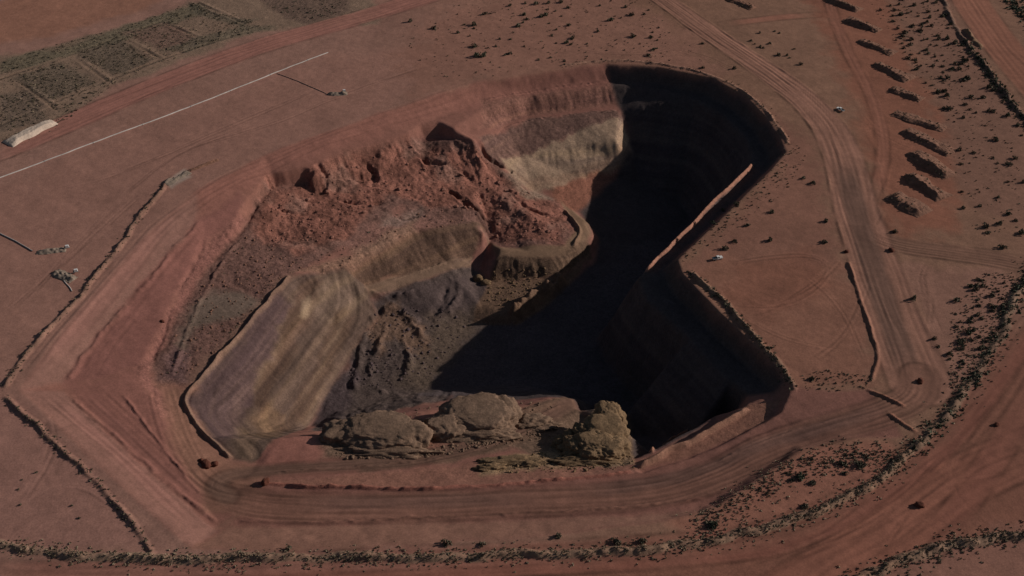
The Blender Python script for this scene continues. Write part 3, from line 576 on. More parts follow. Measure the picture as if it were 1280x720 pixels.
def blob(center, r, rz=0.0, seed=0, amp=.25, freq=1.6, sub=4, flat=0.0, cliff=0.0):
    V, Fc = ico(sub); V = V.copy()
    off = Vector((seed*13.7, seed*7.1, seed*3.3))
    d = np.array([mnoise.fractal(Vector(v)*freq+off, .9, 2.1, 6) for v in V])
    d2 = np.array([abs(mnoise.noise(Vector((v[0]*freq*3, v[1]*freq*3, v[2]*freq*.8))+off)) for v in V])
    if cliff: V[:,:2] *= (1/np.maximum(np.linalg.norm(V[:,:2], axis=1), .25)**cliff)[:,None]
    if sub >= 5: d = d+.22*np.array([mnoise.fractal(Vector(v)*freq*6+off, .6, 2.0, 5) for v in V])
    V *= (1+amp*d-amp*.5*d2)[:,None]
    if flat: V[:,2] = np.where(V[:,2] > 1-flat, 1-flat+(V[:,2]-1+flat)*.3, V[:,2])
    V *= np.array(r); c, s = math.cos(rz), math.sin(rz); V[:,:2] = V[:,:2] @ np.array([[c,s],[-s,c]])
    return V+np.array(center), Fc
def join(parts):
    Vs, Fs, n = [], [], 0
    for V, Fc in parts: Vs.append(V); Fs.append(Fc+n); n += len(V)
    return np.vstack(Vs), np.vstack(Fs)
def box(c, s, taper=1.0, shear=0.0):
    x, y, z = s[0]/2, s[1]/2, s[2]/2; t = taper
    V = [(-x,-y,-z),(x,-y,-z),(x,y,-z),(-x,y,-z),(-x*t+shear,-y*t,z),(x*t+shear,-y*t,z),(x*t+shear,y*t,z),(-x*t+shear,y*t,z)]
    return np.array(V)+np.array(c), np.array([(3,2,1,0),(4,5,6,7),(0,1,5,4),(1,2,6,5),(2,3,7,6),(3,0,4,7)])
def wheel(c, r, w, n=14):
    V = []; Fc = []
    for k in range(n):
        a = 2*math.pi*k/n
        for (rr, yy) in ((r*.55,-w/2),(r*.93,-w/2),(r,-w*.35),(r,w*.35),(r*.93,w/2),(r*.55,w/2)): V.append((c[0]+rr*math.cos(a), c[1]+yy, c[2]+rr*math.sin(a)))
    for k in range(n):
        for j in range(6): Fc.append((k*6+j, k*6+(j+1) % 6, ((k+1) % n)*6+(j+1) % 6, ((k+1) % n)*6+j))
    return np.array(V), np.array(Fc)
def tube(pl, r, n=6):
    V = []; Fc = []; m = len(pl)
    for i, p in enumerate(pl):
        t = (pl[min(i+1,m-1)]-pl[max(i-1,0)]).normalized(); s = t.cross(Vector((0,0,1))).normalized(); u = s.cross(t)
        for k in range(n):
            a = 2*math.pi*k/n; V.append(tuple(p+s*r*math.cos(a)+u*r*math.sin(a)))
    for i in range(m-1):
        for k in range(n): Fc.append((i*n+k, i*n+(k+1) % n, (i+1)*n+(k+1) % n, (i+1)*n+k))
    return np.array(V), np.array(Fc)

M_ROCK = plain_material('tan_rock', tuple(A_(84,67,55,1.2)), ((.06,.2),(.3,.28),(.9,.35),(2.5,.3)), bump=1.0, bscale=1.0)
M_ROCK2 = plain_material('yellow_rock', tuple(A_(84,67,50,1.2)), ((.08,.22),(.3,.28),(.9,.35),(2.5,.3)), bump=1.0, bscale=1.0)
M_RED = plain_material('red_rubble', tuple(A_(98,68,58,1.2)), ((.05,.2),(.5,.25)), bump=.6, bscale=1.0)
M_SPOIL = plain_material('spoil', tuple(A_(92,66,54,1.25)), ((.12,.25),(.5,.25),(2,.2)), bump=1.0, bscale=.9)
M_PALE = plain_material('pale_stockpile', tuple(A_(130,116,104,1.05)), ((.15,.15),(.8,.15)), bump=.6, bscale=.8)
M_GREY = plain_material('grey_cuttings', tuple(A_(96,84,74,1.2)), ((.3,.15),(1.2,.2)), bump=.6, bscale=1.5)
M_CLOD = plain_material('dark_red_clod', tuple(A_(62,36,28,1.1)), ((.6,.2),(3,.2)), bump=.5)
M_PIPE = plain_material('white_poly_pipe', (.50,.44,.40), ((.03,.3),(.3,.2),(2,.1)), rough=.6)
M_WHITE = plain_material('white_paint', (.78,.76,.73), ((1.5,.05),(8,.06)), rough=.45)
M_GLASS = plain_material('dark_glass', (.02,.025,.03), ((2,.1),), rough=.1)
M_TYRE = plain_material('tyre_rubber', (.025,.025,.025), ((4,.2),), rough=.85)
M_STEEL = plain_material('galvanised_steel', (.35,.35,.34), ((3,.15),), rough=.5, metal=.4)
def leaf_mat(name, col):
    m, n, b = newmat(name); oi = n.nodes.new('ShaderNodeObjectInfo'); g = n.nodes.new('ShaderNodeNewGeometry')
    mr = n.nodes.new('ShaderNodeMapRange'); mr.inputs[3].default_value = .7; mr.inputs[4].default_value = 1.35; n.links.new(g.outputs['Random Per Island'], mr.inputs[0])
    rgb = n.nodes.new('ShaderNodeRGB'); rgb.outputs[0].default_value = (*col, 1)
    mx = n.nodes.new('ShaderNodeVectorMath'); mx.operation = 'SCALE'; n.links.new(rgb.outputs[0], mx.inputs[0]); n.links.new(mr.outputs[0], mx.inputs['Scale'])
    vary(n, mx.outputs[0], b, 0, 0, [(.08,.2)], g.outputs['Position']); b.inputs['Roughness'].default_value = .8; return m
M_LEAF = leaf_mat('dry_olive_leaves', (.115,.10,.068)); M_LEAF2 = leaf_mat('green_leaves', (.092,.098,.064)); M_DRY = leaf_mat('grey_scrub_leaves', (.125,.10,.068)); M_GRASS = leaf_mat('dry_grass', (.24,.185,.125)); M_STEM = plain_material('grey_stem', (.12,.09,.07), ((3,.2),))

# ------------------------------------------------------------------ rock outcrops left standing on the near wall
def outcrop(label, blobs, mat):
    V, Fc = join([blob(np.array(at(u, v))+np.array([0,dy,dz]), r, rz, seed, amp, fr, sub, fl, cl) for (u, v, dy, dz, r, rz, seed, amp, fr, sub, fl, cl) in blobs])
    o = fast_mesh('rock_outcrop', V, Fc, mat, True); return tag(o, label, 'rock outcrop', 'rock outcrops on the near pit wall')
outcrop('long low tan rock outcrop at the left end of the near pit wall', [(474,568,16,-3,(26,17,11),-.05,1,.15,1.5,6,.22,.2),(430,560,12,-2.5,(16,12,7.5),.1,2,.22,1.6,5,.1,.15),(508,565,13,-2.5,(15,12,10),-.1,3,.2,1.5,5,.15,.15),(480,569,4,-2.4,(30,6,4.4),-.02,31,.3,2.2,5,.1,0)], M_ROCK)
outcrop('big flat topped tan rock outcrop in the middle of the near pit wall', [(594,546,16,-3,(24,18,13.5),.0,4,.15,1.4,6,.25,.25),(628,541,16,-2,(11,12,12),.1,5,.18,1.6,5,.2,.2),(556,553,11,-2,(14,12,9),.15,6,.22,1.7,5,.15,.15),(590,549,4,-2.5,(25,7,6),.05,32,.28,2.0,5,.1,0),(664,538,7,-2,(15,8,3.6),.05,42,.35,2.4,5,0,0)], M_ROCK)
outcrop('jagged yellowish rock outcrop with dark hollows right of the ramp end', [(750,577,11,-3,(17,13,10.5),.1,7,.20,1.6,6,.15,.2),(758,576,25,-5,(14,13,11),0,8,.20,1.5,5,.2,.25),(767,576,37,-4,(9,11,9.5),.2,44,.26,1.7,5,.15,.15),(736,575,22,-6,(9,10,10),.3,43,.28,1.8,5,.1,.1),(728,574,9,-2,(12,9,7.5),-.1,9,.34,2.2,5,.05,.1),(712,565,9,-2,(9,7,6),.2,33,.35,2.2,5,.1,0),(735,581,2,-1.8,(24,5,3.6),0,34,.35,2.4,5,0,0)], M_ROCK2)
outcrop('low broken yellowish rock ledge between the ramp and the outer haul road', [(640,580,2,-1.4,(18,5,3),.04,35,.3,2.4,5,.1,0),(612,586,1,-1.,(9,3.4,2.2),.1,36,.35,2.4,5,0,0),(668,582,1,-1.2,(10,4,2.6),.1,37,.35,2.4,5,0,0)], M_ROCK2)
outcrop('small pale yellow rock stub in the dark notch beside the spur', [(598,352,2,0,(4,3,4.5),.1,38,.3,1.8,3,.1,.3),(607,356,2,0,(4,3,2.5),.1,39,.3,1.8,3,.1,.2)], M_ROCK2)

# ------------------------------------------------------------------ spoil heaps in a row 
HEAP_SPOTS = []
def heap(u0, v0, u1, v1, width, height, seed, label, name='spoil_heap', cat='spoil heap', group='row of spoil heaps by the scrub', mat=None, flat=0.0, rug=1.0, lean=.25):
    a, b = at(u0, v0), at(u1, v1); ax = (b-a); ax.z = 0; L = ax.length; ax.normalize(); pr = Vector((-ax.y, ax.x, 0)); NU, NV = max(24, int(L/.6)), 30
    ss = np.linspace(-.04, 1.04, NU); tt = np.linspace(-1, 1, NV); SS, TT = np.meshgrid(ss, tt, indexing='ij')
    wob = 1+.25*vnoise(SS*4+seed*3.1, SS*0+seed, 5)
    px = a.x+ax.x*SS*L+pr.x*(TT*width/2*wob+width*lean*.5); py = a.y+ax.y*SS*L+pr.y*(TT*width/2*wob+width*lean*.5)
    endp = np.clip(np.minimum(SS+.04, 1.04-SS)/.20, 0, 1); endp = np.sqrt(endp)
    pk = -lean; prof = np.where(TT < pk, (TT+1)/(pk+1), (1-TT)/(1-pk)); prof = np.clip(prof, 0, 1)
    if flat: prof = np.clip(prof/(1-flat), 0, 1)
    prof = prof**.85*endp
    lumps = .55+.45*vnoise(SS*5+seed, TT*1.2+seed*2, 3)+.35*np.abs(vnoise(SS*L/2.2, TT*2.2+seed, 7)) if not flat else .95+.06*vnoise(SS*9, TT*2+seed, 3)
    hh = height*prof*(1+(lumps-.75)*rug)+.35*rug*vnoise(px/1.3, py/1.3, seed)*(prof > .03)
    zz = sample(H, px.ravel(), py.ravel()).reshape(px.shape)+np.where(prof > .02, hh, -.4)
    if name == 'spoil_heap': HEAP_SPOTS.append((px, py, zz, prof))
    V = np.dstack([px, py, zz]).reshape(-1, 3); idx = np.arange(NU*NV).reshape(NU, NV)
    Q = np.dstack([idx[:-1,:-1], idx[1:,:-1], idx[1:,1:], idx[:-1,1:]]).reshape(-1, 4)
    o = fast_mesh(name, V, Q, mat or M_SPOIL, not flat); return tag(o, label, cat, group)
HEAPS = [(1033,-1,1072,14,11,4.2,'topmost spoil heap of the row, cut by the upper edge of the picture'),
 (1056,25,1096,40,12,4.2,'second spoil heap from the top of the row, with a rubbly pale back'),
 (1073,52,1115,68,12,4.2,'third spoil heap from the top of the row'),
 (1093,81,1134,101,12,4.6,'fourth spoil heap from the top, rounded and green backed'),
 (1113,112,1150,126,10,2.8,'low narrow fifth spoil heap from the top of the row'),
 (1117,143,1178,163,12,3.2,'longest thinnest spoil heap, sixth from the top of the row'),
 (1129,165,1186,193,13,4.8,'seventh spoil heap from the top, long with a deep black flank'),
 (1138,192,1183,222,14,5.2,'eighth spoil heap from the top, the tallest with a wide black flank'),
 (1133,220,1176,249,13,4.6,'ninth spoil heap from the top, second from the bottom of the row'),
 (1111,246,1152,269,14,4.2,'bottom spoil heap of the row, nearest the side track junction'),
 (908,-2,940,11,12,3.4,'lone spoil heap beside the haul road at the top edge, apart from the row')]
for k, (u0,v0,u1,v1,wd,h,lb) in enumerate(HEAPS): heap(u0,v0,u1,v1,wd*(1.25+.12*math.sin(k*2.3)),h*(.70+.12*math.sin(k*1.7+1)),k+1,lb,lean=.36,rug=.8, group='row of spoil heaps by the scrub' if k < 10 else None)
heap(11,180,66,153,12,2.8,21,'long pale grey flat topped stockpile beside the scrub plots at the left edge','stockpile','stockpile',None,M_PALE,flat=.55,rug=.5,lean=0)
heap(208,230,236,215,6,.9,22,'small pale grey gravel heap on the left rim beside the berm','gravel_heap','heap',None,M_GREY,flat=.3,rug=.6,lean=0)
heap(236,214,272,200,4,1.5,23,'low scrubby earth bank continuing the left rim berm beyond the pale heap','earth_bank','bank',None,M_SPOIL,rug=1,lean=0)
heap(410,118,434,117,6,1.8,24,'grey drilling mound at the end of the short track below the white pipeline','grey_mound','mound','grey drilling mounds',M_GREY,rug=1.2,lean=0)
heap(46,316,82,312,6,2.0,25,'upper grey drilling mound at the left edge, at the end of a pale pipe','grey_mound','mound','grey drilling mounds',M_GREY,rug=1.2,lean=0)
heap(68,340,92,350,7,2.0,26,'lower grey drilling mound touching the left rim berm','grey_mound','mound','grey drilling mounds',M_GREY,rug=1.2,lean=0)
for k, (u, v, r, lb) in enumerate([(1149,632,2.3,'dark red dirt clod lying on the wide dirt road at lower right'),(1246,531,1.5,'small dark red dirt clod on the dirt road at the right edge'),(1150,477,2.0,'dark lump of dirt on the haul road above the bend'),
   (258,582,3.0,'dark broken boulder cluster at the hairpin, left of the road berm'),(203,402,1.3,'small dark red boulder on the left pit bench'),(1058,315,1.6,'dark dirt lump beside the haul road at the junction'),(332,603,2.2,'dark dirt lump at the left end of the road berm'),
   (1114,313,1.9,'dark dirt lump at the mouth of the side track')]):
    c = at(u, v); parts = [blob((c.x, c.y, c.z+r*.2), (r*1.2, r*.9, r*.8), k*.7, 40+k, .35, 1.8, 3)]
    if k == 3: parts += [blob((c.x+4, c.y+1, c.z), (2.5,1.8,1.6), .4, 50, .35, 1.8, 3), blob((c.x-3, c.y+3, c.z), (2,2.4,1.8), .9, 51, .35, 1.8, 3)]
    V, Fc = join(parts); tag(fast_mesh('boulder', V, Fc, M_CLOD, False), lb, 'boulder')

# ------------------------------------------------------------------ landslide boulders
ROCKS = []
for k in range(8):
    V, Fc = blob((0,0,.25), (1, .8, .75), 0, 60+k, .45, 1.3, 2)
    ROCKS.append((V, Fc))
def sample_poly(pts, n):
    pg = np.array(pts, float); x0, y0 = pg.min(0); x1, y1 = pg.max(0); out = []
    while len(out) < n:
        q = (random.uniform(x0, x1), random.uniform(y0, y1)); ins = False
        for a, b in zip(pg, np.roll(pg, -1, 0)):
            if (a[1] > q[1]) != (b[1] > q[1]) and q[0] < (b[0]-a[0])*(q[1]-a[1])/(b[1]-a[1])+a[0]: ins = not ins
        if ins: out.append(q)
    return out
SLIDE = [(325,258),(340,236),(386,234),(404,216),(450,197),(511,180),(592,182),(612,205),(650,235),(700,262),(718,285),(695,302),(630,306),(605,285),(540,265),(490,240),(430,300),(340,310)]
LOWER = [(310,290),(360,320),(440,305),(500,262),(600,283),(520,288),(430,332),(365,342),(300,410),(240,470),(200,470),(225,405),(262,345)]
pg_w = poly(SLIDE); lo = poly(LOWER)
def scatter_rocks(name, pg, n, rmin, rmax, mat, label):
    parts = []
    for (x, y) in sample_poly(pg, n):
        r = rmin*(rmax/rmin)**(random.random()**2.2); V, Fc = random.choice(ROCKS); a = random.uniform(0, 6.28); c, s = math.cos(a), math.sin(a)
        W = V*r*np.array([random.uniform(.8,1.4), 1, random.uniform(.6,1.1)]); W[:,:2] = W[:,:2] @ np.array([[c,s],[-s,c]]); parts.append((W+np.array([x, y, gz(x, y)]), Fc))
    V, Fc = join(parts); return tag(fast_mesh(name, V, Fc, mat, False), label, 'rubble', kind='stuff')
scatter_rocks('rubble', pg_w, 1100, .3, .95, M_RED, 'red rubble strewn over the landslide slope')
scatter_rocks('rubble', lo, 260, .4, 1.1, M_SPOIL, 'brown rubble along the foot of the landslide')
scatter_rocks('rubble', poly([(430,530),(640,500),(700,510),(640,545),(560,562),(470,568)]), 260, .4, 1.1, M_ROCK, 'tan rubble between the rock outcrops')
scatter_rocks('rubble', poly([(410,560),(530,562),(660,540),(690,545),(600,562),(520,574),(420,574)]), 420, .3, 1.2, M_ROCK, 'tan scree at the feet of the rock outcrops')
scatter_rocks('rubble', poly([(600,576),(690,566),(790,572),(792,586),(690,590),(600,592)]), 320, .3, 1.2, M_ROCK2, 'yellow scree around the jagged outcrop')
scatter_rocks('rubble', poly([(615,338),(690,336),(700,350),(640,385),(605,380)]), 160, .4, 1.1, M_ROCK2, 'yellow rubble below the spur face')
scatter_rocks('rubble', poly([(470,385),(540,380),(590,400),(540,470),(470,490),(430,480)]), 260, .4, 1.3, plain_material('dark_shale', tuple(A_(54,44,44,1.0)), ((.2,.2),)), 'dark shale rubble on the pit floor')
def nearest(x, y, marks):
    return min(marks, key=lambda m: (m[0]-x)**2+(m[1]-y)**2)[2]
def marks(lst): return [(*at(u, v)[:2], t) for u, v, t in lst]
SLIDE_MARKS = marks([(545,185,'below the tall dark scarp at the head of the landslide'),(360,235,'below the dark hollow at the left end of the landslide'),(450,205,'along the upper left edge of the landslide'),(350,290,'at the lower left of the red rubble'),(430,260,'in the middle of the red rubble'),(490,225,'in the upper middle of the red rubble'),(600,215,'on the rubble edge beside the pale far wall'),(660,250,'on the upper part of the rubble spur'),(570,245,'halfway down the red rubble slope'),(630,290,'above the dark notch on the rubble spur'),(690,285,'near the curved berm at the end of the spur')])
BIG = sample_poly(pg_w, 32)
meshes = []
for k in range(6):
    V, Fc = blob((0,0,.3), (1.1,.8,.8), 0, 80+k, .45, 1.2, 3); o = fast_mesh('boulder', V, Fc, M_RED, False); meshes.append(o)
for k, (x, y) in enumerate(BIG):
    o = meshes[k] if k < 6 else meshes[k % 6].copy()
    if k >= 6: COL.objects.link(o)
    r = random.uniform(.9, 2.0); o.location = (x, y, gz(x, y)-.1*r); o.scale = (r, r, r*random.uniform(.7,1.1)); o.rotation_euler.z = random.uniform(0, 6.28)
    tag(o, ('large' if r > 1.8 else 'small' if r < 1.3 else 'mid sized')+' red boulder '+nearest(x, y, SLIDE_MARKS), 'boulder', 'red boulders on the landslide')

# ------------------------------------------------------------------ pipes, pumps and vehicles
pts = smooth_line(poly([(-40,238),(0,222),(60,200),(120,178),(150,166),(200,148),(250,129),(300,109),(350,89),(410,66)]), 1)
def drape(pl, step, lift):
    out = []
    for a, b in zip(pl, pl[1:]):
        n = max(1, int(np.hypot(*(b-a))/step))
        for k in range(n): q = a+(b-a)*k/n; out.append(Vector((q[0]+.35*vnoise(np.array([q[0]/9]), np.array([q[1]/9]), 4)[0], q[1], gz(q[0], q[1])+lift)))
    out.append(Vector((pl[-1][0], pl[-1][1], gz(*pl[-1])+lift))); return out
dp = drape(pts, 3, .35); root = empty('pipeline', dp[0], 0, 'long white pipeline running straight across the red ground at upper left', 'pipeline')
V, Fc = tube(dp, .48, 8); o = fast_mesh('pipe', V-np.array(dp[0]), Fc, M_PIPE, True); o.parent = root
for i in range(4, len(dp)-1, 12):
    V, Fc = tube([dp[i], dp[i]+(dp[i+1]-dp[i]).normalized()*.5], .62, 8); fast_mesh('coupling', V-np.array(dp[0]), Fc, M_STEEL, True).parent = root
def pipe(label, pix, r, mat):
    d = drape(poly(pix), 2.5, r*.7); V, Fc = tube(d, r, 6); tag(fast_mesh('pipe', V, Fc, mat, True), label, 'pipe')
pipe('pale pipe running from the left edge to the upper grey drilling mound', [(-20,284),(0,292),(20,302),(41,314)], .42, M_PIPE)
pipe('thin dull pipe from the white pipeline to the grey drilling mound', [(347,92),(375,102),(395,111),(408,117)], .28, plain_material('dull_pipe', tuple(A_(118,92,80)), ((.5,.1),)))
pipe('short pale pipe running down from the lower grey drilling mound to the rim berm', [(80,351),(86,358),(90,364)], .3, M_PIPE)
def pump(label, u, v, rz):
    c = at(u, v); c.z += 1.0; r = empty('pump_unit', c, rz, label, 'pump', 'white pump units at the drilling mounds')
    V, Fc = box((0,0,.15), (3.2,1.5,.3)); add_mesh('skid', V, Fc, M_STEEL, r, False)
    V, Fc = box((.3,0,1.05), (2.2,1.35,1.5), .94); add_mesh('housing', V, Fc, M_WHITE, r, False)
    V, Fc = tube([Vector((.6,0,1.8)), Vector((.6,0,2.5))], .12, 8); add_mesh('exhaust', V, Fc, M_STEEL, r)
    V, Fc = wheel((-1.1,0,.75), .5, .3); add_mesh('hose_reel', V, Fc, M_TYRE, r)
pump('white pump unit on the grey mound below the white pipeline', 430, 116, .2)
pump('white pump unit on the upper grey mound at the left edge', 84, 311, .3)
pump('white pump unit on the lower grey mound beside the left rim berm', 95, 341, .3)
def ute(label, u, v, rz):
    c = at(u, v); r = empty('utility_truck', c, rz, label, 'truck')
    V, Fc = join([box((1.75,0,.95), (1.5,1.8,.55), .93), box((.2,0,.95), (1.7,1.85,.7), .98), box((-1.7,0,.72), (2.1,1.3,.25))]); add_mesh('body', V, Fc, M_WHITE, r, False)
    V, Fc = box((.05,0,1.58), (1.65,1.66,.60), .82, -.1); add_mesh('window', V, Fc, M_GLASS, r, False)
    V, Fc = box((-.05,0,1.915), (1.42,1.45,.07), .9); add_mesh('roof', V, Fc, M_WHITE, r, False)
    V, Fc = join([box((-1.75,0,.93), (2.3,1.9,.1)), box((-1.75,.93,1.15), (2.3,.06,.34)), box((-1.75,-.93,1.15), (2.3,.06,.34)), box((-2.88,0,1.15), (.06,1.8,.34)), box((-.66,0,1.4), (.06,1.8,.84))]); add_mesh('tray', V, Fc, M_STEEL, r, False)
    V, Fc = box((2.53,0,.68), (.12,1.8,.25)); add_mesh('bumper', V, Fc, M_STEEL, r, False)
    for sx in (1.55,-1.6):
        for sy in (-.82,.82):
            V, Fc = wheel((sx,sy,.39), .39, .28); w_ = add_mesh('wheel', V, Fc, M_TYRE, r); V, Fc = wheel((sx,sy,.39), .22, .29, 10); add_mesh('rim', V, Fc, M_STEEL, w_)
    for sy in (-.62,.62): V, Fc = box((2.5,sy,1.0), (.05,.34,.2)); add_mesh('headlight', V, Fc, M_GLASS, r, False)
    r.scale = (1.3,1.3,1.3)
ute('white utility truck on the haul road near the spoil heaps', 1050, 138, 2.2)
ute('white utility truck on bare ground beside the right pit rim', 897, 324, .35)

# ------------------------------------------------------------------ shrubs and scrub
def leaves(n, rx, rz, size, seed):
    r_ = np.random.default_rng(seed); d = r_.normal(size=(n,3)); d /= np.linalg.norm(d, axis=1)[:,None]; rad = r_.uniform(.35, 1, n)**.6
    lob = 1+.35*np.sin(d[:,0]*3+seed)+.25*np.sin(d[:,1]*4+seed*2); c = d*rad[:,None]*np.array([rx,rx,rz])*lob[:,None]; c[:,2] = np.abs(c[:,2])*.9+.12*rz
    a = r_.normal(size=(n,3)); a /= np.linalg.norm(a, axis=1)[:,None]; b = np.cross(a, r_.normal(size=(n,3))); b /= np.linalg.norm(b, axis=1)[:,None]
    s = size*r_.uniform(.6,1.3,n)[:,None]; V = np.stack([c-a*s-b*s*.6, c+a*s-b*s*.6, c+a*s+b*s*.6, c-a*s+b*s*.6], 1).reshape(-1,3); return V, np.arange(n*4).reshape(n,4)
def stems(h, n, seed):
    r_ = random.Random(seed); ps = []
    for k in range(n):
        a = r_.uniform(0, 6.28); t = Vector((math.cos(a)*h*.5, math.sin(a)*h*.5, h*.7)); ps.append(tube([Vector((0,0,-.15)), t*.5+Vector((0,0,.08)), t], .05*h, 4))
    return join(ps)
def shrub_proto(k, mat):
    V, Q = leaves(90, 1.0, .8, .20, k); V2, Q2 = stems(.9, 5, k); V3, Q3 = join([(V, Q), (V2, Q2)])
    me_o = fast_mesh('shrub', V3, Q3, [mat, M_STEM]); mi = np.zeros(len(Q3), np.int32); mi[len(Q):] = 1; me_o.data.polygons.foreach_set('material_index', mi); return me_o
PROT = [shrub_proto(k, M_LEAF) for k in range(5)]+[shrub_proto(9, M_LEAF2)]
used_p = set(); NSHRUB = [0]
def shrub(x, y, size, label, group, green=False):
    k = 5 if green else random.randrange(5)
    if k in used_p: o = PROT[k].copy(); COL.objects.link(o)
    else: o = PROT[k]; used_p.add(k)
    o.location = (x, y, gz(x, y)-.03); s = size; o.scale = (s*random.uniform(.85,1.2), s*random.uniform(.85,1.2), s*random.uniform(1.0,1.5)); o.rotation_euler.z = random.uniform(0, 6.28)
    tag(o, label, 'shrub', group); NSHRUB[0] += 1
def shrub_area(pts, n, lo_, hi_, label, group, green=.1, mk=None):
    mk = marks(mk) if mk else None
    for (x, y) in sample_poly(poly(pts), n):
        s = lo_+(hi_-lo_)*random.random()**1.6; shrub(x, y, s, (('large ' if s > lo_+.55*(hi_-lo_) else 'small ' if s < lo_+.2*(hi_-lo_) else 'mid sized ')+label+' '+nearest(x, y, mk)) if mk else label, group, random.random() < green)
shrub_area([(1075,-8),(1172,-8),(1200,55),(1225,90),(1262,135),(1240,170),(1180,140),(1150,100),(1120,55)], 118, 1.1, 2.5, 'dark shrub', 'shrubs between the spoil heaps and the ditch', .05, [(1072,6,'beside the topmost spoil heap'),(1098,28,'right of the second spoil heap'),(1118,52,'right of the third spoil heap'),(1140,85,'right of the fourth spoil heap'),(1158,112,'right of the fifth spoil heap'),(1190,150,'right of the sixth spoil heap'),(1165,10,'close to the ditch at the top edge'),(1190,60,'close to the bend of the ditch'),(1225,105,'beside the scrubby lower ditch'),(1135,20,'midway between the heaps and the ditch, near the top'),(1165,70,'midway between the fourth heap and the ditch'),(1195,110,'midway between the fifth heap and the ditch')])
shrub_area([(1190,165),(1275,140),(1290,230),(1290,320),(1215,300),(1195,240)], 22, 1.1, 2.3, 'dark shrub', 'shrubs right of the spoil heaps', .1, [(1200,185,'right of the seventh spoil heap'),(1200,225,'right of the eighth spoil heap'),(1270,150,'at the right edge below the ditch'),(1280,200,'at the right edge level with the seventh heap'),(1280,250,'at the right edge level with the ninth heap'),(1235,215,'on open ground well right of the eighth heap'),(1240,290,'above the side track'),(1285,310,'at the right edge above the side track')])
shrub_area([(580,18),(640,0),(780,-8),(850,35),(880,70),(760,74),(640,84),(590,72),(570,40)], 62, 1.0, 2.4, 'dark shrub', 'shrubs beyond the far pit rim', .2, [(590,30,'at the left end of the plain beyond the far rim'),(600,70,'around the green bush clump beyond the far rim'),(660,10,'at the top edge of the scrubby plain'),(680,30,'around the bluish bush on the scrubby plain'),(650,60,'in the middle of the scrubby plain'),(740,15,'at the top of the plain left of the haul road'),(720,60,'just above the far pit rim'),(800,25,'beside the haul road at the top'),(830,60,'between the haul road and the far rim')])
shrub_area([(1185,400),(1200,365),(1232,340),(1258,345),(1255,390),(1240,430),(1200,470),(1183,450)], 50, 1.0, 2.2, 'dark shrub', 'shrubs in the triangle below the side track', .1, [(1235,345,'at the top of the triangle, just below the side track'),(1205,370,'on the upper left edge of the scrub triangle'),(1250,370,'in the upper right of the scrub triangle'),(1190,410,'at the left corner of the scrub triangle'),(1220,395,'in the middle of the scrub triangle'),(1235,425,'in the triangle beside the bushy berm'),(1200,445,'in the lower part of the scrub triangle')])
shrub_area([(925,45),(975,35),(1000,65),(985,78),(940,60)], 12, 1.0, 2.0, 'dark shrub in the small clump beside the upper haul road', 'shrubs beside the upper haul road')
shrub_area([(880,660),(935,606),(990,576),(1080,562),(1115,570),(1080,585),(1010,590),(960,622)], 18, .6, 1.4, 'shrub', 'shrubs on the roadside island', .1, [(900,645,'at the left tip of the roadside island'),(950,605,'on the upper left edge of the roadside island'),(1000,580,'on the upper edge of the roadside island'),(1060,568,'at the top of the roadside island'),(1110,570,'at the right end of the roadside island'),(990,600,'near the big round bush of the roadside island')])
shrub_area([(20,560),(90,610),(110,650),(20,640)], 6, .5, .8, 'tiny shrub on the bare plain in the lower left corner', 'shrubs on the lower left plain')
for (u, v, s, lb) in [(893,280,2.0,'green bushy shrub on the right rim beside the end of the shadow'),(903,263,1.6,'shrub pair on the right rim, second from the dark edge'),(921,256,2.0,'dark shrub with a wide shadow on the right rim plain'),(965,266,2.0,'lone dark shrub on the plain right of the long safety bund'),
   (934,282,1.6,'large shrub on the bare plain above the upper pale truck'),(906,311,2.2,'dark shrub just above the white truck on the rim'),(918,302,1.8,'dark shrub above and right of the white truck on the rim'),(963,301,1.9,'dark shrub midway between the white truck and the haul road'),
   (1031,303,2.1,'dark shrub at the road edge below the haul road curve'),(1033,277,1.7,'shrub beside a grey patch left of the haul road'),(1004,223,1.6,'upper shrub left of the haul road curve'),(1016,229,1.8,'lower shrub left of the haul road curve'),
   (1142,374,2.4,'big dark shrub alone below the side track junction'),(1118,290,1.8,'dark shrub in the corner of the side track junction'),(1014,475,1.8,'dark shrub at the foot of the curved berm by the near right rim'),(1168,424,1.6,'shrub beside the lower haul road edge'),(1173,434,1.5,'shrub just below another at the lower haul road edge'),
   (1232,284,2.0,'upper of two close dark shrubs right of the bottom spoil heap'),(1235,291,1.9,'lower of two close dark shrubs right of the bottom spoil heap'),(1253,310,2.2,'dark shrub at the upper edge of the side track'),
   (596,70,2.8,'large dark green bush on the plain beyond the far rim'),(604,71,2.4,'second bush in the green clump beyond the far rim'),(682,19,2.4,'bluish green bush on the scrubby plain at the top'),(670,5,2.6,'dark wide bush at the top edge of the scrubby plain'),(543,36,2.4,'lone dark bush at the left end of the scrubby plain'),(513,27,2.2,'dark bush on the road edge left of the scrubby plain'),
   (811,70,2.2,'dark shrub on the plain just above the far pit rim'),(878,85,1.6,'small shrub above the far pit rim berm'),(918,86,1.9,'dark shrub beside the upper haul road berm'),(1001,81,1.8,'dark shrub below the small roadside clump'),(878,55,1.6,'dark shrub between the far rim and the haul road'),
   (360,687,1.8,'dark shrub on the near rim above the grassy berm, left of centre'),(558,680,2.0,'dark shrub on the near rim, left of the middle of the berm'),(698,670,1.9,'dark shrub on the near rim above the grassy berm'),(602,681,1.7,'second dark shrub on the near rim of the middle of the berm')]:
    c = at(u, v); shrub(c.x, c.y, s, lb, None, 'green' in lb)
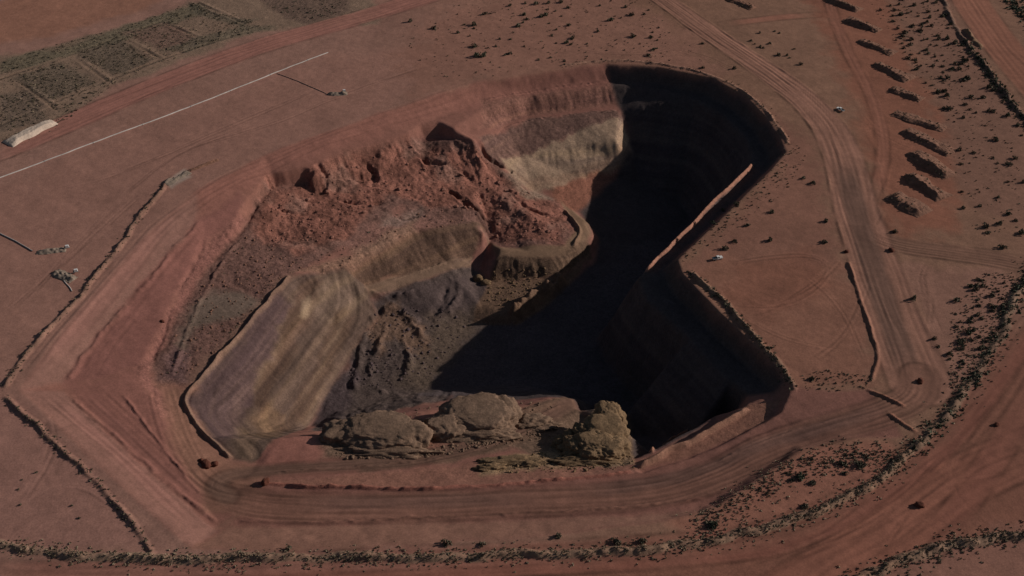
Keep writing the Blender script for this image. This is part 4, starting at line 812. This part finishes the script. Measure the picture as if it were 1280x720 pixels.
# larger bushes on the island: crown and stems as parts
def bush(u, v, size, label, k, mat):
    c = at(u, v); r = empty('bush', c, k, label, 'bush', 'large bushes near the lower right roads'); V, Q = leaves(190, 1.0, .85, .17, 20+k); fast_mesh('crown', V*size, Q, mat).parent = r
    V, Q = stems(1.0, 7, k); fast_mesh('stem', V*size, Q, M_STEM).parent = r
for k, (u, v, s, lb) in enumerate([(1000,597,2.6,'big round dark bush on the left part of the roadside island'),(1053,580,2.2,'dark bush at the top middle of the roadside island'),(1075,582,2.6,'wide dark bush at the right of the roadside island'),(1056,592,1.6,'low bush below the middle bushes of the roadside island'),
    (1016,604,1.7,'low reddish dark bush below the big round bush of the island'),(1005,633,1.8,'round bush near the lower edge of the roadside island'),(891,657,2.6,'dark green bush at the lower left tip of the roadside island'),(771,678,2.2,'round dark bush beside the grassy berm at the bottom'),(803,676,1.8,'low bush right of the round bush at the bottom berm')]):
    bush(u, v, s, lb, k, M_LEAF2 if k in (0,6) else M_LEAF)

def scrub(name, label, pts_xy, smin, smax, mat, k=8, flat=.7):
    n = len(pts_xy); r_ = np.random.default_rng(n); P0 = np.array(pts_xy); z = sample(H, P0[:,0], P0[:,1]); s = smin+(smax-smin)*r_.random(n)**1.8
    d = r_.normal(size=(n,k,3)); d /= np.linalg.norm(d, axis=2)[...,None]; d *= (r_.random((n,k,1))**.4); d[...,2] = np.abs(d[...,2])*flat+.1
    c = np.stack([P0[:,0], P0[:,1], z], 1)[:,None,:] + d*s[:,None,None]
    a = r_.normal(size=(n,k,3)); a /= np.linalg.norm(a, axis=2)[...,None]; b = np.cross(a, r_.normal(size=(n,k,3))); b /= np.linalg.norm(b, axis=2)[...,None]
    q = (s[:,None]*.42*r_.uniform(.6,1.3,(n,k)))[...,None]; V = np.stack([c-a*q-b*q*.7, c+a*q-b*q*.7, c+a*q+b*q*.7, c-a*q+b*q*.7], 2).reshape(-1,3)
    o = fast_mesh(name, V, np.arange(n*k*4).reshape(-1,4), mat); return tag(o, label, 'scrub', kind='stuff')
def along(pl, n, width, clump=.5, seed=0):
    seg = np.hypot(*(pl[1:]-pl[:-1]).T); cum = np.r_[0, np.cumsum(seg)]; out = []
    while len(out) < n:
        s = random.uniform(0, cum[-1])
        if vnoise(np.array([s/7.0]), np.array([seed+.5]), seed)[0]*.5+.5 < clump*random.random(): continue
        i = min(np.searchsorted(cum, s, 'right')-1, len(seg)-1); t = (s-cum[i])/seg[i]; p = pl[i]+(pl[i+1]-pl[i])*t; nrm = np.array([-(pl[i+1]-pl[i])[1], (pl[i+1]-pl[i])[0]])/seg[i]
        out.append(p+nrm*random.gauss(0, width/2))
    return out
for nm, lb, pl, n, wd, s0, s1, mat in [('scrub','low scrub growing along the left rim berm',W_LEFT,170,3.2,.35,.9,M_DRY),('scrub','low scrub along the berm down to the lower left rim',W_LEFT2,190,3.2,.35,.9,M_DRY),
    ('grass','dry grass along the long bottom berm',W_BOT,1900,7,.35,.85,M_GRASS),('scrub','dark scrub along the long bottom berm',W_BOT,520,4,.3,.9,M_DRY),('scrub','thick green scrub on the berm up the right side',W_RIGHT,330,6.5,.5,1.5,M_LEAF2),
    ('grass','dry grass beside the berm up the right side',W_RIGHT,500,9,.4,.9,M_GRASS),('scrub','scrub on the bottom right corner berm',W_LOW,210,8,.4,1.0,M_DRY),('grass','dry grass on the bottom right corner berm',W_LOW,400,8,.4,.9,M_GRASS),('scrub','scrub along the straight right rim berm',W_RIM,220,3.4,.4,1.2,M_LEAF),
    ('scrub','sparse scrub along the far rim berm',W_FAR,130,4,.35,.9,M_DRY)]:
    scrub(nm, lb, along(pl, n, wd, .6, n), s0, s1, mat)
scrub('scrub', 'dark scrub lining the ditch in the top right corner', along(smooth_line(poly([(1205,52),(1225,78),(1250,112),(1290,165)])), 330, 6, .3, 3), .5, 1.7, M_LEAF2)
scrub('scrub', 'dark green scrub in the very top right corner', along(smooth_line(poly([(1240,-25),(1262,0),(1300,40)])), 260, 9, .3, 4), .7, 2.0, M_LEAF2)
isl = smooth_line(poly([(868,667),(905,643),(945,612),(1000,582),(1060,568),(1128,574)]))
scrub('grass', 'dry grass on the roadside island', along(isl, 800, 12, .4, 5), .35, .9, M_GRASS); scrub('scrub', 'low scrub on the roadside island', along(isl, 190, 10, .5, 6), .35, 1.0, M_DRY)
tri = poly([(1185,480),(1190,390),(1232,338),(1275,345),(1262,400),(1230,455),(1200,505)])
scrub('scrub', 'small scrub in the triangle below the side track', sample_poly(tri, 200), .35, .9, M_DRY); scrub('grass', 'dry grass in the triangle below the side track', sample_poly(tri, 400), .35, .9, M_GRASS)
scrub('scrub', 'small scrub among the shrubs beyond the spoil heaps', sample_poly(poly([(1080,-8),(1180,-8),(1262,130),(1290,300),(1215,290),(1160,120)]), 520), .35, .95, M_DRY)
scrub('scrub', 'small scrub on the plain beyond the far rim', sample_poly(poly([(500,40),(600,-8),(800,-8),(900,90),(830,76),(700,82),(600,98),(540,110)]), 420), .35, 1.0, M_DRY)
scrub('scrub', 'small scrub along the right rim of the pit', sample_poly(poly([(985,175),(1010,190),(985,240),(900,300),(852,330),(850,322),(905,270),(965,212)]), 230), .35, .9, M_DRY)
scrub('scrub', 'small scrub around the curved berm', sample_poly(poly([(1000,470),(1030,462),(1095,470),(1080,487),(1010,492)]), 120), .35, .9, M_LEAF)
f1 = [[(0,75),(130,40),(240,5),(260,15),(140,55),(0,92)],[(15,98),(75,75),(120,105),(60,125)],[(95,68),(150,48),(190,75),(150,95)],[(0,118),(40,112),(60,150),(0,165)],[(150,40),(210,28),(250,52),(200,62)],[(235,0),(290,22),(320,25),(300,35),(240,15)],[(200,62),(300,32),(345,33),(230,66)],[(60,120),(130,95),(150,100),(70,160)]]
pp = []
for pg, n in zip(f1, (260,200,200,150,100,100,130,120)): pp += sample_poly(poly(pg), n)
scrub('scrub', 'scrub regrowing on the old plots in the top left corner', pp, .4, 1.1, M_DRY)
scrub('grass', 'dry grass on the old plots in the top left corner', sample_poly(poly([(-40,90),(80,62),(240,2),(330,25),(140,108),(60,168),(-40,200)]), 1300), .4, .9, M_GRASS)
scrub('scrub', 'low scrub on the dark plot at the top edge', sample_poly(poly([(325,-8),(425,-8),(438,14),(380,28),(338,10)]), 160), .4, 1.2, M_LEAF)
scrub('scrub', 'sparse tufts on the landslide slope', sample_poly(lo, 80), .4, .9, M_DRY)
hp = []
for px, py, zz, prof in HEAP_SPOTS:
    m = np.argwhere(prof > .25); sel = m[rng.integers(0, len(m), 26)]; hp += [(px[i,j], py[i,j], zz[i,j]) for i, j in sel]
H_keep = H; o = scrub('scrub', 'small scrub growing on the backs of the spoil heaps', [(p[0], p[1]) for p in hp], .4, 1.0, M_DRY)
co = np.zeros(len(o.data.vertices)*3, np.float32); o.data.vertices.foreach_get('co', co); co = co.reshape(-1, 3); kk = len(co)//len(hp)
co[:,2] += np.repeat(np.array([p[2]-gz(p[0], p[1]) for p in hp]), kk)+.1; o.data.vertices.foreach_set('co', co.ravel()); o.data.update()
# things that would share a label are told apart by their order from the left
ORD = 'first second third fourth fifth sixth seventh eighth ninth tenth eleventh twelfth'.split(); NUM = 'zero one two three four five six seven eight nine ten eleven twelve'.split(); same = {}
for o in S.objects:
    if o.parent is None and o.get('label') and not o.get('kind'): same.setdefault(o['label'], []).append(o)
for lb, os_ in same.items():
    n = len(os_)
    if 1 < n <= 12:
        os_.sort(key=lambda o: o.location.x/(o.location.y*CP+(CAM_H-o.location.z)*SP))
        for k, o in enumerate(os_):
            pos = ('leftmost' if k == 0 else 'rightmost' if k == n-1 else ORD[k]+' from left' if k < n/2 else ORD[n-1-k]+' from right')+' of '+NUM[n]
            if len((lb+' '+pos).split()) <= 16 or [lb := lb.replace('midway ', '').replace(' dark shrub', ' shrub').replace('mid sized', 'medium')] and len((lb+' '+pos).split()) <= 16: o['label'] = lb+', '+pos
print('shrubs', NSHRUB[0], 'total', round(time.time()-T0, 1), 's')
